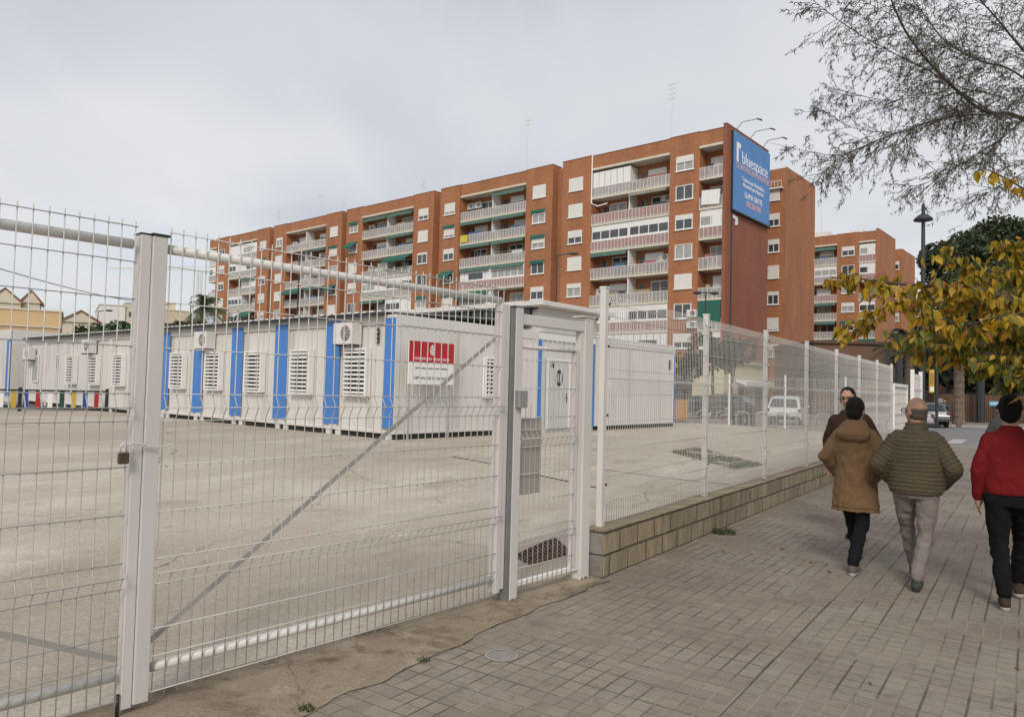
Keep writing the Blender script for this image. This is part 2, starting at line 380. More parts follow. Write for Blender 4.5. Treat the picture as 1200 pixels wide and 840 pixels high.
pv = frame_obj(MB().poly([(-12,-1.95,0),(24.8,-1.95,0),(24.8,.02,0),(-12,.02,0)]).build('pavement', M['paving'])); tag(pv, kind='structure')
pv = frame_obj(MB().poly([(-12,-14,0),(24.8,-14,0),(24.8,-1.95,0),(-12,-1.95,0)]).build('pavement', M['paving_long'])); tag(pv, kind='structure')
mb = MB(); xq = [-6+.12*i for i in range(160)]
for a, c in zip(xq, xq[1:]):
    w = .0022+.0035*abs(noise.noise(Vector((a*3,1,0)))); mb.poly([(a,-1.95-w,.001),(c,-1.95-w,.001),(c,-1.95+w,.001),(a,-1.95+w,.001)])
frame_obj(tag(mb.build('pavement_joint', M['joint_gap_shade']), kind='structure'))
rd = frame_obj(MB().poly([(24.95,-60,-.02),(46.6,-60,-.02),(46.6,4,-.02),(24.95,4,-.02)]).build('road', M['asphalt'])); tag(rd, kind='structure')
frame_obj(tag(bx(24.8,24.95,-14,.02,-.05,.004).build('kerb', M['kerb']), kind='structure'))
frame_obj(tag(bx(46.6,46.8,-60,6,-.05,.12).build('far_kerb', M['kerb'], bevel=.02), kind='structure'))
frame_obj(tag(bx(46.8,64,-60,6,-.05,.115).build('far_pavement', M['far_pave']), kind='structure'))
mb = MB()
for i in range(9): mb.poly([(27.0, -1.2-i*1.0, -.015),(30.5,-1.2-i*1.0,-.015),(30.5,-.7-i*1.0,-.015),(27.0,-.7-i*1.0,-.015)])
for i in range(5): mb.poly([(44.3, -2-i*2.0, -.015),(44.45,-2-i*2.0,-.015),(44.45,-.4-i*2.0,-.015),(44.3,-.4-i*2.0,-.015)])
frame_obj(tag(mb.build('crosswalk_marking', M['marking']), kind='structure'))
# crack along the threshold: a thin dark joint
mb = MB(); pp = []
for i in range(70):
    x = -4.4+.065*i*1.0; pp.append((x, edge_y(x)-.03+.02*math.sin(x*9)+.035*noise.noise(Vector((x*4,0,0)))+.02*noise.noise(Vector((x*17,5,0))), .0045))
for a, c in zip(pp, pp[1:]):
    w = .001+.009*abs(noise.noise(Vector((a[0]*5,3,0)))); mb.poly([(a[0],a[1]-w,a[2]),(c[0],c[1]-w,c[2]),(c[0],c[1]+w,c[2]),(a[0],a[1]+w,a[2])])
frame_obj(tag(mb.build('pavement_joint', M['joint_gap_shade']), kind='structure'))

# ------------------------------------------------------------------ wire mesh
def wire_panel(x0, x1, z0, z1, step, hz, folds, r=.0026, yw=0., fd=.035, toplip=0, fh=.06):
    mb = MB(); n = int(round((x1-x0)/step))
    zs = [z0]
    for f in sorted(folds): zs += [f-fh, f, f+fh]
    if toplip: zs += [z1-.12]
    zs.append(z1); zs = sorted(set(zs))
    def yof(z):
        for f in folds:
            if abs(z-f) < fh: return yw - fd*(1-abs(z-f)/fh)
        return yw
    for i in range(n+1):
        x = x0+(x1-x0)*i/n + random.uniform(-.0015,.0015)
        pts = [(x, yof(z) + (toplip if (toplip and z == z1) else 0), z) for z in zs]
        mb.tube(pts, r, 4)
    for h in hz: mb.tube([(x0-.01, yof(h)-r*1.6, h), (x1+.01, yof(h)-r*1.6, h)], r*1.1, 4)
    return mb
# ---- double vehicle gate (gate frame: x along, y into the yard)
GH = [2.10,1.86,1.62,1.55,1.48,1.25,1.01,.77,.70,.64,.41,.27,.09,2.29,2.47]
def gate_leaf(root, x0, x1, brace_l, brace_r, stile_l, stile_r):
    wire_panel(x0, x1, .06, 2.50, .0655, GH, [1.55,.70], .0033, yw=-.031).build('wire_mesh', M['wire'], root, smooth=True)
    MB().tube([(x0,0,2.385),(x1,0,2.385)], .026, 14).build('top_rail', M['galv'], root, smooth=True)
    MB().tube([(x0,0,.205),(x1,0,.205)], .026, 14).build('bottom_rail', M['galv'], root, smooth=True)
    MB().beam((brace_l[0],.03,brace_l[1]), (brace_r[0],.03,brace_r[1]), .006, .030, (0,0,1)).build('diagonal_brace', M['brace'], root)
    for s, w in ((stile_l, 0), (stile_r, 1)):
        if s: bx(*s).build('stile', M['post'], root, bevel=.004)
gl = thing('vehicle_gate_leaf', 'white wire mesh gate leaf between the broad padlocked stile and the wicket gate', 'gate', G0, GA, 'vehicle gate leaves')
gate_leaf(gl, -2.70, -.10, (-2.74,.30), (-.10,2.10), (-2.795,-2.72,-.045,.05,.05,2.44), (-.125,-.075,-.04,.04,.1,2.36))
bx(-2.80,-2.71,-.05,.055,2.441,2.452).build('stile_cap', M['black'], gl)
g2 = thing('vehicle_gate_leaf', 'white wire mesh gate leaf cut by the left edge of the photo', 'gate', G0, GA, 'vehicle gate leaves')
gate_leaf(g2, -5.35, -2.88, (-5.3,1.45), (-2.86,.275), (-5.42,-5.36,-.04,.04,.05,2.42), (-2.85,-2.797,-.03,.06,.035,2.44))
bx(-2.853,-2.798,-.032,.062,2.441,2.448).build('stile_cap', M['black'], g2)
MB().tube([(-2.865,-.03,-.0),(-2.865,-.03,.12)], .009, 8).build('drop_bolt', M['black'], g2, smooth=True)
rust_ = mat('rust_bloom', (.16,.085,.045), .9, .4, 25)
for x_, y_, w_ in ((.03,-.0565,.088),(.965,-.0565,.12)):
    mb = MB(); q_ = random.Random(int(x_*100)); xs_ = [x_+w_*i/8 for i in range(9)]; hs = [.012+.035*q_.random() for _ in xs_]
    mb.poly([(a_, y_, .004) for a_ in xs_] + [(a_, y_, h_) for a_, h_ in list(zip(xs_, hs))[::-1]]); RUSTQ = globals().setdefault('RUSTQ', []); RUSTQ.append(mb)
# padlock on a chain
pk = thing('padlock', 'brown padlock hanging on a short white chain at the broad gate stile', 'padlock', G0+gx*-2.90+gy*-.06+Vector((0,0,1.27)), GA)
bx(-.026,.026,-.012,.012,0,.058).build('lock_body', mat('brass_dark', (.11,.085,.06), .45, .2, 30, metal=.6), pk, bevel=.006)
MB().tube([(-.017,0,.055),(-.017,0,.09),(0,0,.106),(.017,0,.09),(.017,0,.055)], .0045, 8).build('shackle', M['galv'], pk, smooth=True)
mb = MB(); N_ = 15
for i in range(N_):
    x = -.01+.235*i/(N_-1); z = .092+.018*math.sin(i*.45)-.006; y = -.005 if i < 3 else -.008
    if i % 2: mb.tube([(x-.011,y,z-.006),(x,y,z-.009),(x+.011,y,z-.006),(x+.013,y,z),(x+.011,y,z+.006),(x,y,z+.009),(x-.011,y,z+.006),(x-.013,y,z),(x-.011,y,z-.006)], .0028, 5)
    else: mb.tube([(x-.012,y-.006,z),(x,y-.009,z),(x+.012,y-.006,z),(x+.013,y,z),(x+.012,y+.006,z),(x,y+.009,z),(x-.012,y+.006,z),(x-.013,y,z)], .0028, 5)
ch_ = mb.build('chain', M['galv'], pk, smooth=True); ch_.scale = (1,.7,.6); ch_.location = (0,-.002,.037)
# ---- wicket gate: portal and leaf
pw = thing('gate_portal', 'white steel portal of two square posts and crossbar around the wicket gate', 'gate frame', G0, GA)
bx(.03,.118,-.055,.055,0,2.345).build('post', M['post'], pw, bevel=.004)
bx(-.012,.029,-.048,.05,.02,2.335).build('post_side_strip', M['post_dark'], pw, bevel=.002)  # left face of the post, its shade painted as a dark strip
bx(-.068,-.018,-.03,.03,.12,2.36).build('post_filler', M['post'], pw, bevel=.004)
bx(0,.12,-.06,.06,2.346,2.356).build('post_cap', M['post_dark'], pw)
bx(.965,1.085,-.055,.055,0,2.345).build('post', M['post'], pw, bevel=.004)
bx(.93,.964,-.03,.03,.1,2.22).build('post_side_strip', M['post'], pw, bevel=.002)
bx(.92,1.10,-.065,.065,2.346,2.356).build('post_cap', M['galv'], pw)
bx(.116,.964,-.04,.04,2.215,2.30).build('crossbar', M['post'], pw, bevel=.003)
for x in (-.02,.95): MB().loft([(x+.08,0,0,.17,.15),(x+.08,0,.012,.12,.11),(x+.08,0,.022,.085,.08)], 14).build('base_mortar', M['strip'], pw)
for mb in RUSTQ: mb.build('rust_stain', rust_, pw)
wl = thing('wicket_gate', 'narrow white wire mesh wicket gate with a sheet steel plate and lock box', 'gate', G0, GA)
wire_panel(.14,.86,.08,2.11,.0655,[2.03,1.93,1.7,1.46,1.36,1.29,1.22,1.0,.78,.55,.49,.43,.25],[1.29,.49],.0033,yw=-.025).build('wire_mesh', M['wire'], wl, smooth=True)
MB().tube([(.125,0,2.035),(.87,0,2.035)], .018, 10).build('top_rail', M['galv'], wl, smooth=True)
bx(.13,.925,-.012,.03,.10,.135).build('bottom_rail', M['white'], wl, bevel=.003)
bx(.867,.918,-.022,.022,.136,2.05).build('stile', M['post'], wl, bevel=.003)
bx(.121,.138,-.02,.02,.136,2.05).build('stile', M['post'], wl)
bx(.14,.43,-.010,-.004,.83,1.45).build('cover_plate', mat('grey_plate', (.34,.31,.27), .6, .06, 2), wl)
bx(.035,.135,-.105,-.058,1.54,1.68).build('lock_box', mat('lock_steel', (.40,.40,.39), .35, .1, 8, metal=.5), wl, bevel=.006)
bx(.136,.138,-.10,-.062,1.55,1.67).build('lock_plate', M['post_dark'], wl)
# ---- street wall of concrete blocks
wallr = thing('block_wall', 'low two course concrete block wall carrying the white street fence', 'wall', P0, FA)
bx(-.16,20.2,-.13,.075,-.05,.395).build('block_course', M['blocks'], wallr, bevel=.008)
mb = MB(); x = -.175
while x < 20.2:
    L_ = random.uniform(.38,.42); h = random.uniform(.418,.428); mb.box(x+.004, min(x+L_,20.21), -.135+random.uniform(-.004,.004), .08, .398, h); x += L_
mb.build('coping_block', M['blocks'], wallr, bevel=.006)
# individual face blocks give the wall its uneven joints
mb = MB()
for c, z in enumerate((0, .2)):
    x = -.17 - (.2 if c == 0 else .0)
    while x < 20.2:
        x1 = min(x+.4, 20.205); xa = max(x, -.172)
        if x1-xa > .05:
            y = -.136+random.uniform(-.006,.005); mb.box(xa+.006, x1-.006, y, -.12, z+.006, z+.193)
        x += .4
mb.build('face_block', M['blocks'], wallr, bevel=.004)
mb = MB()
for c, z in enumerate((0,.2)): mb.box(-.180,-.155,-.125,.07,z+.006,z+.193)
mb.build('end_block', mat('block_end_grey', (.23,.215,.19), .9, .3, 5, bump=.4), wallr, bevel=.004)
# ---- white street fence on the wall
sf = thing('mesh_fence', 'white welded mesh fence with square posts standing on the block wall along the pavement', 'fence', P0, FA)
FS = 2.56; FHZ = [.47,.66,.78,.90,1.15,1.4,1.66,1.78,1.90,2.15,2.4,2.52]
for k in range(8):
    xx = FS*k+ (.15 if k else 0)
    bx(xx-.035,xx+.035,-.03,.03,.42,2.66).build('post', M['galv'], sf, bevel=.005)
    bx(xx-.039,xx+.039,-.034,.034,2.661,2.675).build('post_cap', M['white'], sf)
    for z in (.75,1.55,2.45): pass
    if k < 7:
        wire_panel(xx+.06, xx+FS-.02 + (.12 if not k else 0), .45, 2.62, .05, FHZ, [.78,1.78], .003, yw=-.036, toplip=.05, fd=.045).build('wire_mesh', M['wire'], sf, smooth=True)
        bx(xx+.035,xx+FS+(.11 if not k else -.035),-.033,-.028,1.80,1.815).build('stiffening_strip', M['wire'], sf)
mb = MB()
for z in (.8,1.45,2.1,2.5):
    for k in range(8): mb.box(FS*k+(.15 if k else 0)+.030, FS*k+(.15 if k else 0)+.046, -.042,-.025, z, z+.024)
mb.build('wire_clip', M['darkpaint'], sf)
# ---- far street gate (white) and fence end
fg = thing('sliding_gate', 'white solid and mesh gate at the far end of the street fence', 'gate', F(18.4,0,.0), FA)
wire_panel(.1,2.9,.2,2.05,.06,[.3,.6,.9,1.2,1.5,1.8],[1.2],.005).build('wire_mesh', M['wire'], fg)
mb = MB().box(0,.1,-.04,.04,0,2.12).box(2.9,3.0,-.04,.04,0,2.12); mb.build('stile', M['white'], fg); bx(.1,2.9,-.04,.04,2.02,2.12).build('top_rail', M['white'], fg)
bx(.1,2.9,-.03,.03,.1,.22).build('bottom_rail', M['white'], fg)
for k, x in enumerate((22.9,25.3)):
    tag(frame_obj(MB().box(x-.07,x+.07,-.06,.06,0,2.68).build('gate_post', M['white'], bevel=.01)), ['white square post just beyond the far street gate', 'last white square post of the street fence before the road'][k], 'post', 'posts at the far gate')
ef = thing('mesh_fence_bay', 'short white mesh bay between the last two street posts', 'fence', F(22.9,0,0), FA)
wire_panel(.08,2.33,.3,2.55,.06,[.4,.8,1.2,1.6,2.0,2.4],[1.2,2.0],.005).build('wire_mesh', M['wire'], ef)
# ---- back fence of the yard
b0 = Vector((9.108,30.795,.36)); b1 = Vector((16.0,31.2,.36)); bd = (b1-b0).normalized(); ba = math.atan2(bd.y, bd.x)
bf = thing('back_fence', 'white mesh fence with thin posts along the far side of the yard', 'fence', b0, ba)
for x in (-7.2,-4.8,-2.4,0,2.4,5.0,7.0):
    bx(x-.035,x+.035,-.03,.03,-.3,2.15).build('post', M['white'], bf)
wire_panel(-7.2,7.0,.02,2.05,.06,[.05,.25,.5,.75,1.,1.25,1.5,1.75,1.98],[.5,1.5],.0035).build('wire_mesh', M['wire'], bf)

# ------------------------------------------------------------------ school cabins
def corr_wall(mb, a0, a1, z0, z1, axis, at_, out, step=.30):
    """plain sheet wall with shallow vertical ribs; axis 'x' -> runs along x at y=at_, 'y' -> along y at x=at_"""
    n = max(1, int(abs(a1-a0)/step)); 
    for i in range(n):
        p = a0+(a1-a0)*(i+.04)/n; q = a0+(a1-a0)*(i+.96)/n
        lo, hi = min(p,q), max(p,q)
        if axis == 'x': mb.box(lo, hi, min(at_,at_+out), max(at_,at_+out), z0, z1)
        else: mb.box(min(at_,at_+out), max(at_,at_+out), lo, hi, z0, z1)
def grille_window(parent, xc, w, z0, z1, yf=0., depth=.13, nslat=9, vert=1):
    """white security cage with louvre bars in front of a dark opening; faces +y, built as window > cage, slats"""
    o = bx(xc-w/2-.02, xc+w/2+.02, yf+.002, yf+.02, z0-.02, z1+.02).build('window', M['dark'], parent)
    mb = MB(); t = .05
    mb.box(xc-w/2-t, xc-w/2, yf+.003, yf+depth, z0-t, z1+t).box(xc+w/2, xc+w/2+t, yf+.003, yf+depth, z0-t, z1+t)
    mb.box(xc-w/2, xc+w/2, yf+.003, yf+depth, z0-t, z0).box(xc-w/2, xc+w/2, yf+.003, yf+depth, z1, z1+t)
    mb.build('frame', M['white'], o, bevel=.003)
    mb = MB()
    for i in range(nslat):
        z = z0+(z1-z0)*(i+.5)/nslat; h = (z1-z0)/nslat*.24; mb.box(xc-w/2, xc+w/2, yf+depth-.035, yf+depth-.012, z-h, z+h)
    for i in range(vert): mb.box(xc-w/2+w*(i+1)/(vert+1)-.006, xc-w/2+w*(i+1)/(vert+1)+.006, yf+.04, yf+.06, z0, z1)
    mb.build('slats', M['white'], o)
    return o
CH = 2.98; MW = 2.36; ML = 5.42
def cabin_module(i, label):
    x0 = i*MW; t = thing('school_cabin', label, 'cabin', C0 + bxv*x0, BA, 'white school cabins in the long row')
    mb = MB(); mb.box(.02, MW-.02, -ML+.02, -.06, .14, CH-.26)
    corr_wall(mb, .17, MW-.17, .20, CH-.26, 'x', -.06, .008, .22)
    if i == 0: corr_wall(mb, -.18, -ML+.18, .20, CH-.28, 'y', .02, -.008, .22)
    mb.build('wall', M['panel'], t)
    f = MB()
    f.box(0, .15, -.15, 0, .13, CH-.02).box(MW-.15, MW-.004, -.15, 0, .13, CH-.02)
    f.box(.15, MW-.15, -.10, -.004, .13, .21).box(.15, MW-.15, -.10, -.004, CH-.25, CH-.02)
    if i == 0: f.box(0, MW-.004, -ML, -ML+.15, .13, CH-.02).box(-.006, .14, -ML+.151, -.151, CH-.27, CH-.02).box(-.006,.14,-ML+.151,-.151,.13,.21)
    f.build('frame', M['panel_end'], t, bevel=.006)
    for x in (.2, MW-.2):
        for y in (-.11, -ML/2, -ML+.15): bx(x-.10, x+.10, y-.09, y+.09, -.02, .129).build('footing_block', M['panel_end'], t)
    bx(.02, MW-.0, -ML+.03, -.06, -.02, .128).build('underside_shade', M['joint_gap_shade'], t)  # black block standing in for the shade under the module
    return t
words = ['nearest the gate with the red notice in front of its end wall', 'second from the gate', 'third from the gate', 'fourth from the gate', 'fifth from the gate', 'behind the broad gate stile', 'first left of the broad gate stile', 'second left of the broad gate stile', 'third left of the broad gate stile', 'fourth left of the broad gate stile', 'at the far left end of the row']
for i in range(11):
    t = cabin_module(i, 'white school cabin %s' % words[i])
    if i <= 4:
        bx(-.21 if i else .012, .42, .003, .008, .26, CH-.10).build('blue_stripe', M['blue'], t)
    if i == 5: bx(-.25, .36, .003, .008, .26, CH-.10).build('blue_stripe', M['blue'], t)
    if i <= 8: grille_window(t, 1.40, .82 if i < 5 else .8, 1.03, 2.12, -.046, .17, 10)
    elif i == 9:
        o = bx(.75,1.0,-.03,-.02,1.6,2.2).build('window', M['pane'], t); MB().box(.68,1.07,-.045,-.031,1.53,2.27).build('frame', M['white'], o)
    else:
        o = bx(.9,1.6,-.03,-.01,1.05,2.15).build('window', M['curtain'], t)
        MB().box(.84,.9,-.035,0,1,2.2).box(1.6,1.66,-.035,0,1,2.2).box(.9,1.6,-.035,0,1,1.05).box(.9,1.6,-.035,0,2.15,2.2).build('frame', M['white'], o)
    if i == 0:
        # end wall window (faces -x): built in a turned child
        o = bx(-.012,.0,-3.68,-3.06,1.05,2.05).build('window', M['dark'], t)
        mb = MB(); d = -.12
        mb.box(d,-.003,-3.72,-3.66,1.0,2.10).box(d,-.003,-3.08,-3.02,1.0,2.10).box(d,-.003,-3.66,-3.08,1.0,1.06).box(d,-.003,-3.66,-3.08,2.04,2.10)
        mb.build('frame', M['white'], o, bevel=.003); mb = MB()
        for k in range(9): z = 1.1+.11*k; mb.box(d+.01,d+.03,-3.66,-3.08,z-.025,z+.025)
        for y in (-3.54,-3.37,-3.20): mb.box(d+.031,d+.045,y-.02,y+.02,1.06,2.04)
        mb.build('slats', M['white'], o)
        bx(.62,.74,.0,.006,2.28,2.66).build('number_plate', M['black'], t)
        for k in range(3):
            bx(.645,.715,.007,.009,2.33+k*.11,2.345+k*.11).build('number_mark', M['white'], t)
        bx(-.02,.0,-2.0,-1.97,.1,CH-.3)
# sloping sheet roof over the row
rf = thing('canopy_roof', 'long dark edged corrugated sheet roof over the row of cabins', 'roof', C0, BA)
mb = MB(); n = 150; xa, xb = .3, 11*MW+.1
pts = []
for i in range(n+1):
    x = xa+(xb-xa)*i/n; pts.append((x, .22, CH+.02+.014*(i % 2)))
for a, c in zip(pts, pts[1:]):
    mb.prism([a, c, (c[0], -ML-.1, c[2]+.25), (a[0], -ML-.1, a[2]+.25)], (0,0,.03))
mb.build('roof_sheet', M['roofsheet'], rf)
mb = MB().box(xa, xb, .13, .19, CH-.06, CH+.0)
for i in range(24): mb.box(xa+.4+i*1.08, xa+.46+i*1.08, -.02, .129, CH-.018, CH+.015)
mb.build('purlin', M['darkpaint'], rf)
mb = MB()
for i in range(0, 90): mb.box(xa+i*(xb-xa)/90, xa+(i+.45)*(xb-xa)/90, .221, .235, CH+.03, CH+.062)
mb.build('roof_edge_caps', M['white'], rf)
# hall with raised canopy (x=0 plane, local y from -ML to -8.5)
hl = thing('entrance_hall', 'taller white hall with flat raised canopy and wc door between the cabins', 'hall', C0, BA)
mb = MB().box(.05, 13, -8.35, -ML-.02, -.05, 3.55); mb.build('wall', M['panel'], hl)
bx(-.02,.045,-8.35,-ML-.01,2.95,3.5).build('upper_wall', M['panel_end'], hl)
bx(0,.05,-8.35,-ML-.01,2.73,2.94).build('beam', M['white'], hl)
mb = MB().box(  .1, 13, -8.3, -ML-.05, 3.55, 3.62); mb.build('inner_roof', M['panel_end'], hl)
bx(.0,.06,-8.3,-ML+.0,3.501,3.66).build('fascia', M['panel_end'], hl)
cs = bx(.3,12.6,-ML+.0,-ML+.03,3.1,3.66).build('clerestory', M['pane'], hl)
mb = MB()
for k in range(26): mb.box(.3+k*.49,.34+k*.49,-ML+.031,-ML+.06,3.1,3.66)
mb.box(.3,12.6,-ML+.031,-ML+.055,3.36,3.39); mb.build('clerestory_bars', M['darkpaint'], cs)
bx(-.45,13.2,-8.8,-ML+.45,3.665,3.80).build('canopy_slab', M['panel_end'], hl, bevel=.015)
bx(-.01,.0,-ML-.17,-ML+.03,.12,2.72).build('blue_stripe', M['blue'], hl)
bx(-.01,.0,-8.30,-8.02,.12,2.76).build('blue_stripe', M['blue'], hl)
dr = bx(-.03,-.001,-6.88,-5.86,.12,2.13).build('door', mat('pale_grey_door', (.47,.49,.50), .5, .05, 1), hl)
mb = MB().box(-.04,-.0,-5.86,-5.79,.1,2.2).box(-.04,-.0,-6.95,-6.88,.1,2.2).box(-.04,-.0,-6.88,-5.86,2.13,2.2); mb.build('frame', M['white'], dr)
mb = MB()
for k in range(8): mb.box(-.034,-.031,-6.84+k*.125,-6.835+k*.125+.01,.15,2.1)
mb.build('door_rib', M['ac'], dr)
MB().tube([(-.035,-6.76,1.02),(-.08,-6.76,1.02),(-.08,-6.62,1.02)], .012, 6).build('handle', M['black'], dr); bx(-.037,-.031,-6.79,-6.73,.88,1.16).build('handle_plate', M['black'], dr)
ov = MB(); nn = 24
for k in range(nn):
    a = 2*math.pi*k/nn; c = 2*math.pi*(k+1)/nn
    ov.poly([(-.042,-6.38+.17*math.cos(a),1.62+.24*math.sin(a)),(-.042,-6.38+.17*math.cos(c),1.62+.24*math.sin(c)),(-.042,-6.38+.10*math.cos(c),1.62+.17*math.sin(c)),(-.042,-6.38+.10*math.cos(a),1.62+.17*math.sin(a))])
ov.build('oval_sign', M['black'], dr)
bx(-.045,-.035,-6.395,-6.365,1.45,1.79).build('oval_sign_bar', M['black'], dr)
bx(-.04,-.035,-6.11,-5.98,1.92,2.06).build('door_number', M['txt_black'], dr)
# right cabin with long ribbed side
cb = thing('school_cabin', 'white school cabin with blank ribbed side right of the hall', 'cabin', C0 + byv*-8.38, BA)
mb = MB().box(.02, 2.42, -5.25, -.02, .14, CH-.26); corr_wall(mb, -.15, -5.12, .20, CH-.27, 'y', .02, -.008, .22); mb.build('wall', M['panel'], cb)
mb = MB().box(-.012,.14,-5.14,-.15,CH-.25,CH-.02).box(-.012,.14,-5.14,-.15,.13,.21).box(-.012,.14,-.149,0,.13,CH-.02).box(-.012,.14,-5.28,-5.141,.13,CH-.02).box(.141,2.44,-5.28,-5.14,.13,CH-.02); mb.build('frame', M['panel_end'], cb, bevel=.006)
bx(-.018,-.013,-5.27,-5.17,.16,2.70).build('blue_stripe', M['blue'], cb)
bx(-.018,-.013,-4.95,-4.81,2.12,2.46).build('number_plate', M['black'], cb)
bx(0.02,2.4,-5.24,-.04,-.02,.128).build('underside_shade', M['joint_gap_shade'], cb)  # shade below this cabin, made as a solid black block
mb = MB().box(-.02,2.45,-5.29,.0,CH-.019,CH+.03); mb.build('roof', M['panel_end'], cb)
# near-left cabin
pl = C0+bxv*27.0+byv*.35; pl.z = .4
lc = thing('school_cabin', 'grey white cabin with one blue corner stripe at the left edge of the photo', 'cabin', pl, BA)
mb = MB().box(.0, 9, -2.4, 0, .05, 3.42); corr_wall(mb, .35, 8.9, .15, 2.98, 'x', 0, .02, .3); mb.build('wall', M['panel'], lc)
bx(-.02,9,.021,.04,3.0,3.45).build('fascia', M['panel_end'], lc); bx(0,.62,.021,.033,.3,3.0).build('blue_stripe', M['blue'], lc)
# wall-hung air conditioners
def ac_proto(label, loc, rz, s=1., group='air conditioners on the cabins'):
    t = thing('air_conditioner', label, 'air conditioner', loc, rz, group); t.scale = (s,)*3
    bx(-.40,.40,-.0,.32,0,.56).build('casing', M['ac'], t, bevel=.015)
    MB().tube([(-.12,.322,.28),(-.12,.326,.28)], .20, 20).build('fan', M['darkpaint'], t)
    mb = MB()
    for k in range(4): 
        rr = .05+.045*k; mb.tube([(-.12+rr*math.cos(a_), .333, .28+rr*math.sin(a_)) for a_ in [2*math.pi*j/16 for j in range(17)]], .005, 4)
    for a_ in range(0,180,45): mb.tube([(-.12-.2*math.cos(R(a_)),.334,.28-.2*math.sin(R(a_))),(-.12+.2*math.cos(R(a_)),.334,.28+.2*math.sin(R(a_)))], .005, 4)
    mb.build('fan_guard', M['ac'], t)
    MB().beam((-.3,-.02,-.02),(-.3,.32,-.02),.04,.04).beam((.3,-.02,-.02),(.3,.32,-.02),.04,.04).build('bracket', M['darkpaint'], t)
    return t
ac0 = ac_proto('white wall air conditioner above the grille window nearest the cabin corner', C0 + bxv*1.66 + byv*.0 + Vector((0,0,2.26)), BA, .95)
dup(ac0, C0+bxv*8.9+Vector((0,0,2.26)), BA, 'white wall air conditioner between two blue stripes just right of the broad gate stile')
dup(ac0, C0+bxv*18.2+Vector((0,0,2.22)), BA, 'white wall air conditioner on the plain cabins left of the broad gate stile')
dup(ac0, C0+bxv*25.2+Vector((0,0,2.0)), BA, 'white wall air conditioner behind the blue corner at the far left')
# notice board
def text(s, size, m, parent, loc, rot, name='lettering', extrude=.002, align='CENTER', sx=1.):
    cu = bpy.data.curves.new(name, 'FONT'); cu.body = s; cu.size = size; cu.extrude = extrude; cu.align_x = align; cu.align_y = 'CENTER'
    tmp = bpy.data.objects.new(name, cu); col.objects.link(tmp)
    dg = bpy.context.evaluated_depsgraph_get(); me = bpy.data.meshes.new_from_object(tmp.evaluated_get(dg)); bpy.data.objects.remove(tmp)
    me.materials.clear(); me.materials.append(m)
    o = bpy.data.objects.new(name, me); col.objects.link(o); o.parent = parent; o.location = loc; o.rotation_euler = rot; o.scale = (sx,1,1)
    return o
nb = thing('notice_board', 'red and white notice board on two thin legs by the cabin end wall', 'sign', C0 + byv*-.08 + bxv*-.35, BA)
yl, yr = 0., -1.47                                   # legs; board faces -x
for y in (yl-.06, yr+.1): bx(-.02,.02,y-.02,y+.02,-.03,1.40).build('leg', M['brace'], nb)
bx(-.035,-.005,yr,yl,1.32,2.33).build('board', M['white'], nb, bevel=.004)
bx(-.042,-.036,yr+.0,yl-.0,1.84,2.335).build('red_panel', M['red'], nb)
rot = (math.pi/2, 0, -math.pi/2)
text('GENERALITAT VALENCIANA', .090, M['txt_white'], nb, (-.046, (yl+yr)/2, 1.925), rot)
em = MB(); cy = (yl+yr)/2                            # emblem: small crowned shield mark
for k, z in enumerate((2.03,2.09,2.15,2.21)): em.box(-.047,-.043,cy-.05+.01*(k%2),cy+.05-.012*((k+1)%2),z,z+.035)
em.box(-.047,-.043,cy-.01,cy+.01,2.02,2.28).box(-.047,-.043,cy-.07,cy-.055,2.06,2.2).box(-.047,-.043,cy+.055,cy+.07,2.06,2.2); em.build('emblem', M['txt_white'], nb)
text("CENTRE D'EDUCACIÓ INFANTIL I PRIMÀRIA", .055, M['txt_black'], nb, (-.038, cy, 1.70), rot)
text('CEIP SAN JOSÉ DE CALASANZ', .085, M['txt_black'], nb, (-.038, cy, 1.47), rot)
# coloured playground fence
q0 = Vector((-20.5, 24.65, .4)); q1 = Vector((-15.325, 28.0, .4)); qd = (q1-q0).normalized(); qa = math.atan2(qd.y, qd.x); ql = (q1-q0).length
pf = thing('playground_fence', 'low black railing with red, yellow, blue and white painted pickets at the left', 'fence', q0, qa)
nseg = 3
for k in range(nseg+1): 
    x = ql-k*2.75; 
    if x > -.3: bx(x-.06,x+.06,-.06,.06,-.03,.86).build('post', M['black'], pf)
bx(-.2,ql,-.035,.035,.73,.79).build('top_rail', M['black'], pf); bx(-.2,ql,-.035,.035,.08,.14).build('bottom_rail', M['black'], pf)
pc = [mat('picket_red',(.40,.02,.02),.5), mat('picket_blue',(.02,.06,.30),.5), mat('picket_yellow',(.55,.36,.03),.5), mat('picket_green',(.01,.06,.04),.5), M['white']]
x = ql-.35; k = 0; order = [0,1,2,3,4,0,1,2,4,3]
while x > 0:
    if abs(((ql-x) % 2.75)) > .15: bx(x-.075,x+.075,-.02,.02,.141,.729).build('picket', pc[order[k % 10]], pf)
    x -= .37; k += 1
